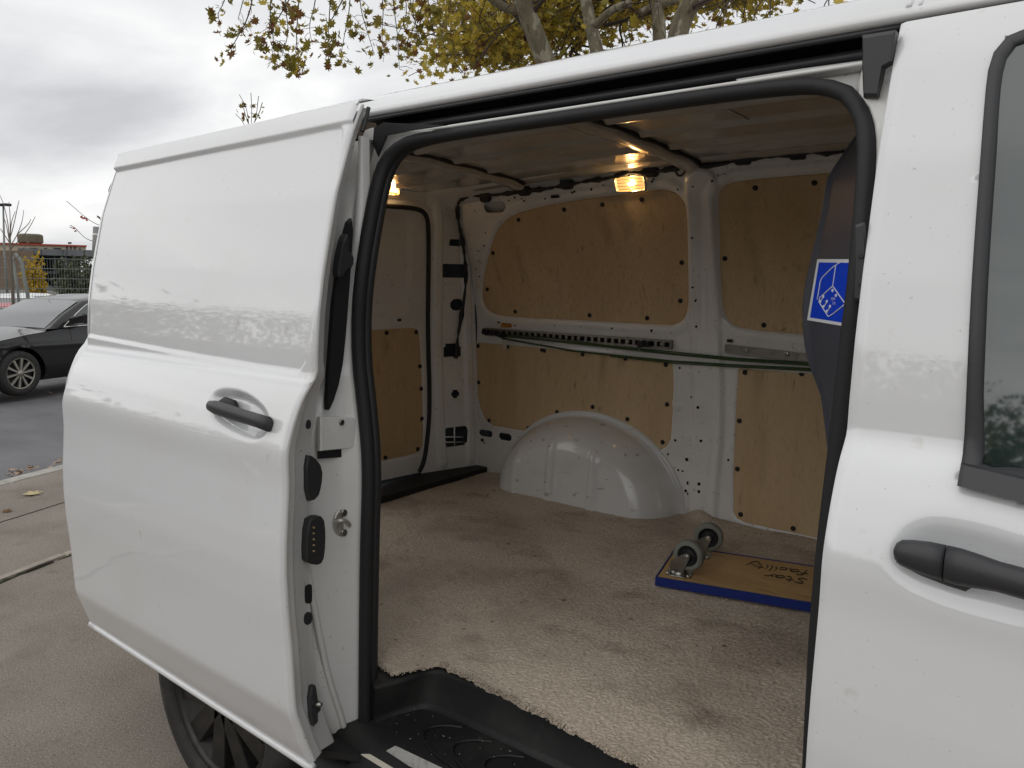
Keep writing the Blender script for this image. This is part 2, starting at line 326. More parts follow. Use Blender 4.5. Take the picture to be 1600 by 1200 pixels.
P = [street(s, -1.682+0.007*math.sin(s*9)+random.uniform(-.006, .006), -0.003) for s in np.linspace(-20, 25, 1100)]
V, F = tube(P, [0.013*random.uniform(.2, 1.25) for _ in P], 6); obj('moss', V, F, MT['moss'], kind='stuff')
P = [street(s, -0.80+random.uniform(-.004, .004), -0.001) for s in np.linspace(-20, 25, 900)]
V, F = tube(P, 0.005, 5); obj('pavement_crack', V, F, MT['hole'], kind='stuff')

# ================================================================== THE VAN
VAN = thing('cargo_van', (0, 0.9, 0), 'white cargo van with its side door slid open and plywood lined hold', 'van')
Z_ = np.array([.30, .38, .43, .47, .52, .565, .60, .66, .72, .80, .88, .95, 1.02, 1.07, 1.10, 1.13, 1.155, 1.20, 1.235, 1.262, 1.283, 1.292, 1.30, 1.34, 1.43, 1.52, 1.684, 1.82, 1.857, 1.888, 1.92, 1.945, 1.965])
Y_ = np.array([.012, -.012, -.034, -.050, -.066, -.081, -.083, -.085, -.088, -.094, -.097, -.095, -.089, -.085, -.085, -.086, -.083, -.068, -.053, -.038, -.022, -.008, -.004, -.004, .003, .018, .055, .102, .119, .135, .157, .190, .235])
def S(z):
    return sum(np.interp(z+o, Z_, Y_)*w_ for o, w_ in ((-.012, .25), (-.006, .25), (0, .2), (.006, .15), (.012, .15)))
def Wall(z): return 1.82-0.19*np.clip((z-1.30)/0.64, 0, 1.15)**1.4
def far(px, py): return hitf(px, py, 1, lambda P: float(Wall(P[2])), 1.8)
def skin(px, py, off=0.0): return hitf(px, py, 1, lambda P: float(S(P[2]))+off, 0.0)

# ---- outer shell
OFF = -0.105
AX = -0.58
def rear_in(x, y, z):                                   # rounded rear corner of the body
    t = np.clip((-1.29-x)/0.11, 0, 1); return y+0.075*(1-np.sqrt(np.clip(1-t*t, 0, 1)))
sheet('side_panel', MT['paint'], VAN, -1.40, -0.135, 0.36, 1.875, 0.02, lambda x, z: (x, rear_in(x, S(z)+0.004, z), z), holes=[sd_circ((AX, 0.34), 0.40)])
def roof_drop(x): return -0.060*np.clip((-x-0.15)/1.1, 0, 1)**1.3
rows = []
RX = np.concatenate([np.linspace(-1.30, -0.2, 9), np.linspace(-0.1, 2.6, 28)])
RS = [(.156, 1.8885), (.147, 1.8900), (.1415, 1.8945), (.1415, 1.901), (.146, 1.909), (.157, 1.92), (.172, 1.934), (.190, 1.946), (.212, 1.955), (.225, 1.9575), (.232, 1.956), (.240, 1.9615), (.27, 1.970), (.33, 1.979), (.45, 1.988), (.9, 2.0), (1.4, 1.985), (1.6, 1.96), (1.69, 1.90), (1.75, 1.82)]
for x in RX: rows.append([(x, y, z+roof_drop(x)) for y, z in RS])
V, F = loft(rows); obj('roof', V, F, MT['paint'], VAN)
V, F = loft([[(x, y, z) for y, z in ((1.76, 1.82), (1.90, 1.30), (1.93, 0.9), (1.90, 0.4))] for x in (-1.35, 2.6)]); obj('far_side_panel', V, F, MT['paint'], VAN)
# roof joint above the front pillar
P = [(1.035, y, z-.001) for y, z in RS[4:9]+RS[11:17]]; V, F = tube(P, 0.0045, 6); obj('roof_joint', V, F, MT['paint'], VAN)
P = [(1.050, y, z-.001) for y, z in RS[4:9]+RS[11:17]]; V, F = tube(P, 0.003, 6); obj('roof_joint', V, F, MT['paint'], VAN)
# under body
V, F = box((0.6, 0.95, 0.27), (3.9, 1.5, 0.10)); obj('underbody', V, F, MT['black'], VAN, smooth=False)

# ---- front door (right of the opening)
def ext(a):
    a = [np.array(q) for q in a]; return [a[0]+[.55, .0]]+a+[a[-1]+[.55, -.0]]
fo = chaikin(ext([skin(*p)[[0, 2]] for p in [(1620, 42), (1600, 44), (1576, 54), (1556, 74), (1543, 104), (1537, 170), (1532, 240), (1520, 400), (1509, 630), (1501, 725), (1497, 757), (1600, 784)]]), 1)
dish = chaikin([skin(*p)[[0, 2]] for p in [(1388, 872), (1402, 834), (1440, 812), (1490, 815), (1560, 832), (1680, 872), (1720, 950), (1640, 985), (1530, 958), (1450, 932), (1402, 905)]], 2)
sdF, sdD = sd_poly(fo), sd_poly(dish)
def front_skin(x, z):
    y = S(z)
    y = y+0.024*ss(0.012, -0.045, sdD(x, z))
    e_ = np.clip((1.036-x)/0.010, 0, 1); return x, y+0.010*e_**2, z
FD = sheet('front_door', MT['paint'], VAN, 1.028, 2.3, 0.40, 1.885, 0.009, front_skin, holes=[lambda u, v: sdF(u, v)+0.004])
ring = np.array([[x, float(S(z)), z] for x, z in resample(np.vstack([fo, fo[:1]]), 90)])
gl = np.array(ext([skin(*p)[[0, 2]] for p in [(1620, 67), (1600, 72), (1578, 78), (1566, 100), (1563, 160), (1560, 192), (1546, 384), (1541, 472), (1533, 700), (1533, 719), (1600, 733)]]))
gl = resample(np.vstack([gl, gl[:1]]), 90); fo2 = resample(np.vstack([fo, fo[:1]]), 90)
k0 = int(np.argmin(np.hypot(*(fo2-gl[0]).T))); rows = []
so_, sg_ = sd_poly(fo), sd_poly(gl)
# frame: ring between the outer edge and the glass edge
oA = fo2[:-1]; tg = np.roll(oA, -2, 0)-np.roll(oA, 2, 0); tg /= np.linalg.norm(tg, axis=1)[:, None]; nn_ = np.stack([tg[:, 1], -tg[:, 0]], 1)
if so_(*(oA[20:21]+nn_[20:21]*.01).T)[0] > 0: nn_ = -nn_
wdt = np.array([min(.045, max(.016, abs(float(sg_(np.array([p[0]]), np.array([p[1]]))[0])))) for p in oA]); wdt = np.convolve(np.concatenate([wdt[-3:], wdt, wdt[:3]]), np.ones(7)/7, 'valid'); iA = oA+nn_*wdt[:, None]
rows = []
for t, dy in ((0, 0.002), (0.06, -0.006), (0.5, -0.007), (0.9, -0.004), (1.0, 0.008)):
    q = oA*(1-t)+iA*t; rows.append(np.stack([q[:, 0], S(q[:, 1])+dy, q[:, 1]], 1))
V = np.concatenate(rows); n = len(oA); F = [(r*n+i, r*n+(i+1) % n, (r+1)*n+(i+1) % n, (r+1)*n+i) for r in range(4) for i in range(n)]
obj('window_frame', V, F, MT['trim'], FD)
A = [skin(*p, -0.006) for p in [(1497, 757), (1503, 722), (1600, 745), (1800, 792), (1800, 838), (1600, 784)]]
V, F = slab(A, (0, -0.012, 0), 0.004); obj('waist_trim', V, F, MT['trim'], FD, smooth=False)
sheet('window_pane', MT['glass'], FD, 1.05, 1.95, 1.22, 1.87, 0.016, lambda x, z: (x, np.interp(z, [1.2, 1.43, 1.52, 1.684, 1.82, 1.9], [-.020, .004, .018, .053, .092, .118])+0.009, z), holes=[lambda u, v: -(sd_poly(fo)(u, v))-0.010])
# handle: tapering bar with a seam
hb = [skin(*p, -0.030) for p in [(1398, 862), (1404, 863), (1425, 866), (1455, 873), (1475, 878)]]
def bar(pts, hw, dep, m, name, parent):
    P, fr = frames(pts); rows = []
    for p, h_, d_ in zip(P, hw, dep):
        rows.append([p+np.array([0, -d_*math.sin(t)*1.0, h_*math.cos(t)]) for t in np.linspace(0, 2*math.pi, 15)[:-1]])
    V = np.concatenate(rows); n = 14; F = [(i*n+k, i*n+(k+1) % n, (i+1)*n+(k+1) % n, (i+1)*n+k) for i in range(len(P)-1) for k in range(n)]
    F += [tuple(range(n)), tuple((len(P)-1)*n+k for k in range(n))]
    return obj(name, V, F, m, parent)
def spx(pts, off): return [skin(px, py, off) for px, py in pts]
bar(spx([(1397, 860), (1400, 861), (1408, 863), (1425, 867), (1450, 873), (1476, 880)], -0.012), [.004, .011, .0165, .0195, .022, .0232], [.004, .010, .013, .015, .016, .016], MT['trim'], 'door_handle', FD)
bar(spx([(1478, 880.5), (1500, 886), (1525, 892), (1560, 901), (1600, 912), (1680, 935), (1760, 958)], -0.014), [.0232, .0235, .0215, .0185, .0185, .019, .017], [.016, .0165, .016, .015, .015, .015, .013], MT['trim'], 'door_handle', FD)
bar(spx([(1402, 872), (1440, 886), (1480, 899), (1510, 912), (1520, 914)], -0.004), [.006, .011, .013, .010, .003], [.006, .008, .008, .007, .003], MT['plastic'], 'handle_base', FD)
# B pillar shut strip between seal and front door
SEAL_R = [(1300, 137), (1330, 150), (1350, 182), (1355, 225), (1352, 290), (1347, 350), (1338, 450), (1327, 530), (1311, 680), (1296, 800), (1285, 900), (1277, 1000), (1272, 1100), (1267, 1200), (1258, 1400)]

# ---- opening: drip channel, frame strip
xs = np.linspace(-0.16, 1.03, 30)
V, F = loft([[(x, .152, 1.887), (x, .158, 1.8875), (x, .205, 1.888), (x, .214, 1.858), (x, .190, 1.847), (x, .154, 1.8435)] for x in xs]); obj('door_track', V, F, MT['black'], VAN)
V, F = tube([(x, .152, 1.8845) for x in xs], 0.005, 8); obj('drip_trim', V, F, MT['trim'], VAN)
V, F = tube([(x, .185, 1.862) for x in xs], 0.010, 8); obj('track_rail', V, F, MT['trim'], VAN)
V, F = loft([[(x, .154, 1.8445), (x, .1525, 1.842), (x, .154, 1.8385), (x, .172, 1.836), (x, .22, 1.838)] for x in xs[3:-1]]); obj('opening_flange', V, F, MT['jamb'], VAN)
# front end fitting of the track
A = [on(px, py, 1, 0.125) for px, py in [(1352, 60), (1404, 52), (1398, 100), (1384, 108), (1380, 130), (1376, 156), (1354, 156), (1352, 110)]]
V, F = slab(A, (0, -0.022, 0), 0.004); obj('track_end_cap', V, F, MT['trim'], VAN, smooth=False)
# seal
def sealY(P): return max(0.06, float(S(P[2]))+0.045)
SP = [(560, 1400), (566, 1250), (570, 1150), (571, 1000), (573, 850), (576, 760), (575, 700), (567, 620), (560, 560), (560, 480), (568, 405), (583, 320), (592, 280), (601, 256), (616, 235), (645, 219), (700, 210), (760, 200), (900, 180), (1000, 165), (1100, 150), (1200, 138), (1260, 133)]+SEAL_R
SP = chaikin(np.array(SP, float), 1, False)
SPW = np.array([hitf(px, py, 1, sealY, 0.08) for px, py in SP]); SPW = resample(SPW, 150)
rS = np.interp(SPW[:, 0], [-.05, .12, .9, 1.0], [.0165, .0118, .0118, .0138]); V, F = tube(SPW, rS, 12); SEAL = obj('door_seal', V, F, MT['seal'], VAN)
V, F = tube(SPW+np.array([0, 0.022, 0]), rS*.85, 8); obj('seal_carrier', V, F, MT['rubber'], SEAL)
_l = SPW[:int(np.argmax(SPW[:, 2] > 1.835)) or 60]; _l = _l[np.argsort(_l[:, 2])]
def seal_x(z): return np.interp(z, _l[:, 2], _l[:, 0])
def seal_y(z): return np.interp(z, _l[:, 2], _l[:, 1])
_r = SPW[int(np.argmax(SPW[:, 0]))-22:]; _r = _r[np.argsort(_r[:, 2])]; _r = _r[_r[:, 2] < 1.80]
rows = []
for z in np.linspace(0.38, 1.87, 60):
    sx_ = float(np.interp(z, _r[:, 2], _r[:, 0])); sy_ = float(np.interp(z, _r[:, 2], _r[:, 1]))+max(0, z-1.78)*.5; y = float(S(z))
    rows.append([(sx_+.003, sy_+.020, z), (sx_+.010, sy_+.006, z), (sx_+.020, max(sy_-.02, y+.03), z), (1.030, y+.026, z), (1.036, y+.016, z), (1.06, y+.012, z)])
V, F = loft(rows); obj('pillar_strip', V, F, MT['jamb'], VAN)
A = [on(px, py, 1, .185) for px, py in [(1150, 124), (1250, 108), (1372, 92), (1384, 110), (1376, 250), (1352, 262), (1351, 215), (1345, 185), (1330, 158), (1300, 141), (1255, 132), (1160, 138)]]
V, F = slab(A, (0, -.006, 0), .002); obj('corner_gusset', V, F, MT['jamb'], VAN, smooth=False)
# C pillar jamb
rows = []
for z in np.linspace(0.36, 1.83, 75):
    s_ = float(seal_x(z)); y = float(S(z)); yi = float(seal_y(z))+.012
    fl = 0.006*math.sin(min(1, max(0, (z-.4)/.5))*math.pi)
    rows.append([(-.21, y+.006, z), (-.15, y+.008, z), (min(-.115, s_-.04), y+.012, z), (min(-.098, s_-.02), y+.020, z), (min(-.090, s_-.016), y+.036, z), (min(-.086, s_-.010)+fl*.3, y*.5+yi*.5, z), (s_-.016, yi-.016, z), (s_-.010, yi-.006, z), (s_-.012, yi+.014, z)])
V, F = loft(rows); obj('rear_pillar', V, F, MT['jamb'], VAN)
A = chaikin([on(px, py, 1, 0.155) for px, py in [(566, 206), (588, 198), (640, 205), (690, 204), (650, 222), (615, 250), (598, 285), (575, 380), (560, 380), (566, 280)]], 1)
V, F = slab(A, (0, -0.006, 0), 0.003); obj('corner_gusset', V, F, MT['jamb'], VAN, smooth=False)
A = [on(px, py, 1, 0.135) for px, py in [(586, 200), (600, 192), (700, 196), (640, 205), (606, 212), (592, 245), (584, 225)]]
V, F = slab(A, (0, -0.006, 0), 0.003); obj('track_entry', V, F, MT['black'], VAN, smooth=False)
JX = -0.082
def jamb_slab(name, pts, th, m, parent=VAN, x=JX, bev=.003):
    V, F = slab(chaikin([on(px, py, 0, x) for px, py in pts], 1), (th, 0, 0), bev); return obj(name, V, F, m, parent, smooth=False)
jamb_slab('guide_trim', [(548, 338), (543, 420), (536, 520), (528, 590), (512, 640), (505, 640), (510, 560), (518, 450), (536, 350)], 0.012, MT['black'])
jamb_slab('guide_block', [(530, 368), (536, 366), (534, 395), (544, 398), (543, 418), (532, 420), (526, 434), (518, 432), (522, 400)], 0.022, MT['trim'], x=JX+.014)
V, F = slab([on(px, py, 0, JX+.002) for px, py in [(496, 690), (555, 668), (555, 710), (550, 713), (496, 717)]], (.003, 0, 0), .001); obj('cover_shadow', V, F, MT['black'], VAN, smooth=False)  # black slab standing in for the shadow below the pillar cover
V, F = slab([on(px, py, 0, JX+.005) for px, py in [(496, 651), (546, 651), (551, 655), (551, 694), (547, 699), (496, 704)]], (.012, 0, 0), .003); cv = obj('pillar_cover', V, F, MT['jamb'], VAN, smooth=False)
def disc(name, c, ax, r, th, m, parent, seg=16, mound=0.0, **kw):
    V, F = lathe([(0.0001, th+mound), (r*.7, th+mound*.6), (r*.93, th), (r, th*.6), (r, -0.001)], c, ax, seg); return obj(name, V, F, m, parent, **kw)
c = on(533, 660, 0, JX+.017); disc('screw', c, (1, 0, 0), .007, .004, MT['steel'], cv)
st = jamb_slab('striker_plate', [(535, 793), (546, 800), (550, 815), (549, 830), (540, 838), (528, 838), (521, 828), (520, 812), (525, 798)], 0.006, MT['cast2'], bev=.002)
for p in ((536, 801), (536, 832)): disc('bolt', on(*p, 0, JX+.006), (1, 0, 0), .0085, .006, MT['steel'], st)
V, F = tube(chaikin([on(525, 820, 0, JX+.006), on(527, 814, 0, JX+.018), on(538, 813, 0, JX+.026), on(545, 818, 0, JX+.018), on(546, 822, 0, JX+.006)], 2, False), .0055, 8); obj('striker_loop', V, F, MT['cast2'], st)
# seam bead down the lower jamb
V, F = tube(chaikin([on(px, py, 0, JX-.004) for px, py in [(478, 880), (500, 1000), (513, 1060), (530, 1110), (537, 1135)]], 2, False), .008, 8); obj('seam_bead', V, F, MT['jamb'], VAN)

# ---- step, sill
zs_, zf = 0.425, 0.54
def stepz(x, y): return zs_
A = []
STX0, STX1 = -0.16, 1.02
rows = []
for x in np.linspace(STX0, STX1, 40):
    rows.append([(x, -.02, .37), (x, .0, zs_-.012), (x, .02, zs_), (x, .12, zs_), (x, .216, zs_+.001)])
V, F = loft(rows); ST_ = obj('step_tray', V, F, MT['step'], VAN)
# rear end wall of the step, curving out of the long wall
wall_b = np.vstack([[on(px, py, 2, zs_+.006)[:2] for px, py in [(584, 1126), (606, 1116), (640, 1106)]], [[.012, .196], [.075, .208], [.2, .210], [.4, .210], [.7, .210], [1.03, .210]]])
wall_t = np.vstack([[on(px, py, 2, .526)[:2] for px, py in [(586, 1074), (604, 1068.5), (636, 1060.5)]], [[.020, .212], [.075, .221], [.2, .222], [.4, .222], [.7, .222], [1.03, .222]]])
wb = np.concatenate([chaikin(wall_b, 2, False)]); wt = chaikin(wall_t, 2, False); n = len(wb)
tg = np.gradient(wt, axis=0); tg /= np.linalg.norm(tg, axis=1)[:, None]; nr_ = np.stack([-tg[:, 1], tg[:, 0]], 1)
rows = []
for b, t, q in zip(wb, wt, nr_):
    rows.append([(*(b-q*.012), zs_+.002), (*(b-q*.004), zs_+.006), (*(b+(t-b)*.12), zs_+.016), (*(b+(t-b)*.92), .514), (*t, .5225), (*(t+q*.005), .5265), (*(t+q*.012), .5285), (*(t+q*(.07 if t[0] > -.02 else .02)), .5305)])
V, F = loft(rows)
obj('step_end_wall', V, F, MT['step'], ST_)
for k in range(9):                                         # tread grooves: nested bows
    x0 = 0.10+k*0.095
    P = [(x0+.05+.00*k, .185, zs_+.003), (x0+.01, .165, zs_+.003), (x0-.02, .125, zs_+.003), (x0+.01, .085, zs_+.003), (x0+.10, .055, zs_+.003), (x0+.42, .042, zs_+.003)]
    V, F = tube(chaikin(P, 2, False), .0034, 6); obj('tread_rib', V, F, MT['step'], ST_)
mb = MB()
for k in range(48):
    p = np.array([random.uniform(-.02, .7), random.uniform(.04, .20), zs_+.005]); a = random.uniform(0, 3.1); l_ = random.choice((.0012, .0015, .002, .005))
    mb.add(*box(p, (l_, .0009, .0008), [[math.cos(a), -math.sin(a), 0], [math.sin(a), math.cos(a), 0], [0, 0, 1]]))
mb.build('grit', MT['tag'], kind='stuff', smooth=False)
# sill rails below the step
V, F = loft([[(x, y, z) for y, z in ((.002, .405), (-.012, .398), (-.020, .372), (-.035, .366))] for x in np.linspace(-.02, 1.1, 8)]); obj('sill_rail', V, F, MT['black'], VAN)
A = [on(px, py, 1, -.022) for px, py in [(605, 1172), (618, 1165), (700, 1204), (800, 1256), (800, 1275), (640, 1195)]]
V, F = slab(A, (0, -.004, 0), .002); obj('sill_strip', V, F, MT['sillgrey'], VAN, smooth=False)
V, F = loft([[(x, y, z) for y, z in ((-.024, .366), (-.05, .355), (-.055, .30), (-.03, .25))] for x in np.linspace(-.16, 1.1, 8)]); obj('sill_cover', V, F, MT['black'], VAN)
A = [on(px, py, 1, -.058) for px, py in [(565, 1178), (578, 1178), (640, 1215), (625, 1215)]]
V, F = slab(A, (0, -.003, 0), .001); obj('sill_strip', V, F, MT['tag'], VAN, smooth=False)
# lower hinge arm of the door
A = [on(px, py, 2, .40) for px, py in [(490, 1140), (540, 1146), (600, 1160), (605, 1170), (560, 1180), (500, 1172)]]
V, F = slab(A, (0, 0, -.02), .004); ha = obj('hinge_arm', V, F, MT['black'], VAN, smooth=False)
disc('bolt', on(516, 1157, 2, .40), (0, 0, 1), .009, .008, MT['chrome'], ha, mound=.004)
A = [on(px, py, 2, .41) for px, py in [(570, 1150), (620, 1140), (640, 1160), (600, 1180)]]
V, F = slab(A, (0, 0, -.03), .005); obj('hinge_arm', V, F, MT['black'], VAN, smooth=False)

# ---- sliding door, stood off the body
def door_z(x):
    t = (x+1.08)/1.06; return 0.450-0.035*t, 1.868+0.020*t
recess = chaikin(np.array([skin(px, py, OFF)[[0, 2]] for px, py in [(205, 262), (300, 242), (450, 214), (531, 196), (536, 204), (530, 250), (510, 370), (487, 505), (474, 584), (440, 580), (300, 556), (165, 530), (100, 518), (110, 440), (130, 340), (150, 272)]]), 1)
cup = chaikin(np.array([skin(px, py, OFF)[[0, 2]] for px, py in [(326, 632), (332, 612), (353, 605), (385, 612), (412, 634), (421, 655), (418, 676), (404, 688), (385, 688), (350, 672), (331, 655)]]), 2)
sdR, sdC = sd_poly(recess), sd_poly(cup)
def door_uv(u, v):
    x = -1.08+1.06*u; a, b = door_z(x); return x, a+(b-a)*v
def door_skin(x, z):
    a, b = door_z(x); y = S(z)+OFF
    y = y+0.0065*ss(.003, -.005, sdR(x, z))+0.030*ss(.003, -.026, sdC(x, z))
    y = y-0.007*ss(.048, .042, b-z)
    y = y-0.004*ss(.006, .0, np.abs(z-1.287))                     # belt lip
    e_ = np.maximum(np.clip((x+.030)/.010, 0, 1), np.clip((-1.068-x)/.012, 0, 1)); y = y+.009*e_**2
    return x, y, z
nu, nv = 230, 320
u, v = np.meshgrid(np.linspace(0, 1, nu), np.linspace(0, 1, nv), indexing='ij'); x, z = door_uv(u.ravel(), v.ravel())
SD = obj('sliding_door', np.stack(door_skin(x, z), 1), gridF(nu, nv), MT['paint'], VAN)
rows = []
for z in np.linspace(.43, 1.885, 90):                               # front shut face
    y = float(S(z))+OFF; dp = float(np.interp(z, [.4, 1.2, 1.32, 1.9], [1, 1, .55, .5]))
    rows.append([(-.021, y+.008, z), (-.018, y+.013, z), (-.022, y+.018, z), (-.030, y+.030*dp+.006, z), (-.033, y+.036*dp+.006, z), (-.040, y+.040*dp+.006, z), (-.042, y+.085*dp, z), (-.050, y+.092*dp, z), (-.30, y+.095*dp, z)])
V, F = loft(rows); obj('shut_face', V, F, MT['jamb'], SD)
rows = []
for z in np.linspace(.445, 1.866, 60):
    y = float(S(z))+OFF; rows.append([(-1.079, y+.008, z), (-1.083, y+.016, z), (-1.078, y+.05, z), (-.8, y+.06, z)])
V, F = loft(rows); obj('rear_edge', V, F, MT['jamb'], SD)
rows = []
for x in np.linspace(-1.082, -.018, 30):
    a, b = door_z(x); y = float(S(b))+OFF-.007; rows.append([(x, y, b-.004), (x, y+.004, b+.004), (x, y+.014, b+.009), (x, y+.05, b+.012)])
V, F = loft(rows); obj('top_flange', V, F, MT['paint'], SD)
V, F = tube([(x, float(S(door_z(x)[0]))+OFF+.002, door_z(x)[0]-.002) for x in np.linspace(-1.08, -.02, 24)], .0095, 10); obj('bottom_lip', V, F, MT['paint'], SD)
V, F = tube(chaikin([on(px, py, 0, -.016) for px, py in [(576, 168), (573, 182), (569, 196), (566, 206)]], 1, False), .0045, 8); obj('edge_seal', V, F, MT['rubber'], SD)
bar([skin(px, py, OFF-.012) for px, py in [(326, 633), (328, 634), (338, 637), (360, 644), (385, 652), (405, 658), (420, 663)]], [.004, .012, .0165, .0165, .0155, .0155, .0165], [.004, .010, .013, .013, .012, .013, .012], MT['trim'], 'door_handle', SD)
bar([skin(px, py, OFF+.014) for px, py in [(338, 637), (352, 632), (366, 637), (370, 645)]], [.012, .018, .018, .008], [.008, .012, .012, .006], MT['black'], 'handle_base', SD)
def face_slab(name, pts, th, m, n=1, parent=None, x=-.043):
    V, F = slab(chaikin([on(px, py, 0, x) for px, py in pts], n), (th, 0, 0), .003); return obj(name, V, F, m, parent or SD, smooth=False)
face_slab('guide_wedge', [(473, 710), (486, 712), (499, 730), (497, 758), (491, 778), (474, 783)], .014, MT['rubber'])
ct = face_slab('contact_block', [(472, 812), (482, 805), (497, 804), (500, 830), (498, 868), (492, 880), (474, 878), (469, 870)], .022, MT['rubber'])
for k in range(5): disc('contact_pin', on(489.5, 824+k*9.2, 0, -.021), (1, 0, 0), .0022, .004, MT['gold'], ct, 8)
face_slab('slot', [(477, 914), (486, 912), (487, 918), (487, 938), (485, 943), (477, 943), (475, 938), (475, 918)], .003, MT['hole'])
face_slab('plug', [(481, 955), (487, 958), (488, 965), (486, 973), (480, 977), (474, 974), (473, 966), (475, 958)], .003, MT['rubber'])
face_slab('plug', [(480, 655), (485, 657), (485, 668), (480, 671), (476, 668), (477, 658)], .004, MT['rubber'])
gb = face_slab('guide_bracket', [(481, 1070), (487, 1068), (490, 1090), (495, 1094), (495, 1106), (490, 1112), (490, 1126), (484, 1132), (480, 1120), (478, 1090)], .016, MT['trim'], 0)
V, F = tube([on(490, 1100, 0, -.03), on(502, 1101, 0, -.010)], .005, 8); obj('guide_pin', V, F, MT['steel'], gb)
# rear door hinge seen past the sliding door
RC = on(157, 385, 0, -1.34)
V, F = tube([on(153, 355, 0, -1.41), on(151, 402, 0, -1.41)], .015, 10); hg = obj('rear_hinge', V, F, MT['cast'], VAN); q_ = on(152, 380, 0, -1.41); V, F = box((-1.392, q_[1]+.012, q_[2]), (.05, .03, .07)); obj('hinge_bracket', V, F, MT['cast'], hg, smooth=False)
V, F = tube([on(153, 366, 0, -1.41), on(152.8, 369, 0, -1.41)], .0165, 10); obj('hinge_collar', V, F, MT['jamb'], hg)

# ---- wheels
def wheel(c, R, wd, side, rimmat, spokes, parent, rr=0.70, wide=0.16, tyre=None):
    o = bpy.data.objects.new('wheel', None); o.location = Vector(c)-wloc(parent); link(o, parent)
    ax = np.array(side, float)
    V, F = lathe([(R*rr, -wd), (R*.9, -wd), (R*.985, -wd*.75), (R, -wd*.3), (R, .2*wd), (R*.985, .62*wd), (R*.94, .9*wd), (R*.82, 1.0*wd), (R*(rr+.02), .9*wd), (R*rr, .6*wd)], c, ax, 44); obj('tyre', V, F, tyre or MT['tyre'], o)
    V, F = lathe([(R*(rr+.012), .80*wd), (R*(rr-.02), .86*wd), (R*(rr-.06), .74*wd), (R*(rr-.07), .1*wd), (R*(rr-.3), 0), (.001, 0)], c, ax, 44); obj('rim', V, F, rimmat, o)
    V, F = lathe([(R*.17, .2*wd), (R*.165, .66*wd), (R*.10, .74*wd), (.001, .74*wd)], c, ax, 20); obj('hub', V, F, rimmat, o)
    t1 = np.cross([0, 0, 1.0], ax); t1 /= np.linalg.norm(t1); t2 = np.cross(ax, t1)
    for k in range(spokes):
        a = 2*math.pi*k/spokes+.2; d = math.cos(a)*t1+math.sin(a)*t2; e_ = np.cross(ax, d); R1, R2 = R*.12, R*(rr-.035)
        q = [np.array(c)+d*R1+e_*wide*R*.40, np.array(c)+d*R2+e_*wide*R*.5, np.array(c)+d*R2-e_*wide*R*.5, np.array(c)+d*R1-e_*wide*R*.40]
        V, F = slab([p+ax*.40*wd for p in q], ax*.32*wd, .004); obj('spoke', V, F, rimmat, o, smooth=False)
    return o
wheel((AX, 0.055, 0.328), 0.328, 0.105, (0, -1, 0), MT['rim_dark'], 10, VAN, rr=.72, wide=.2)
V, F = lathe([(.385, 0), (.385, .17), (.0, .18)], (AX, 0.03, .32), (0, 1, 0), 40); obj('wheel_housing', V, F, MT['black'], VAN)

# ================================================================== INSIDE OF THE HOLD
PAN_U1 = chaikin(px_wall([(752.8, 450), (758, 418), (770, 374), (778, 357), (793, 341), (816, 330), (885, 315), (1000, 301), (1035, 296), (1058, 303), (1070, 322), (1073, 355), (1073.5, 439), (1073, 478), (1068, 498), (1051, 507), (1041, 506.5), (900, 499), (790, 494), (766, 488), (754, 474)]), 1)
PAN_U2 = chaikin(px_wall([(1118.7, 321), (1121, 304), (1130, 291), (1150, 283), (1292, 271), (1345, 267), (1345, 527), (1251, 521), (1160, 513), (1142, 505), (1131, 488), (1126, 450)]), 1)
PAN_L1 = px_wall([(741, 560), (742, 540), (748, 535.5), (1029, 562), (1046, 565), (1051, 572), (1050, 640), (1047, 686), (1041, 697), (1030, 703), (1016, 697), (997, 679), (966, 659), (935, 647.5), (913, 645.6), (888, 650), (863, 662), (846, 674), (838, 676), (772, 665), (759, 657), (750, 635), (743, 598)])
PAN_L2 = px_wall([(1154.4, 577), (1340, 590), (1340, 856), (1278, 841.5), (1165, 816), (1153, 811), (1146.5, 800), (1146.8, 731.7), (1148.7, 675), (1151.6, 618)])
for q_ in (PAN_U2, PAN_L2): q_[q_[:, 0] > .5, 0] += .34
sdU1, sdU2, sdL1, sdL2 = map(sd_poly, (PAN_U1, PAN_U2, PAN_L1, PAN_L2))
seam1 = sd_line(px_wall([(1096, 300), (1098, 420), (1098, 516), (1089, 560), (1085, 600)])); seam2 = sd_line(px_wall([(1107, 330), (1109, 505), (1119, 562), (1123, 618), (1119, 675), (1110, 743), (1106, 800)])); seam3 = sd_line(px_wall([(1116, 300), (1120, 500), (1133, 560), (1136, 620), (1132, 690), (1122, 770), (1120, 815)]))
pil = sd_line(px_wall([(1097, 290), (1100, 420), (1103, 510), (1106, 600), (1106, 690), (1098, 800)]))
press = sd_line(px_wall([(1052, 630), (1075, 634), (1076, 680), (1087, 686), (1088, 694)])); seamh = sd_line(px_wall([(1038, 732), (1070, 738), (1110, 743)]))
lowb = sd_line(px_wall([(742, 590), (750, 640), (762, 662), (840, 680)]))
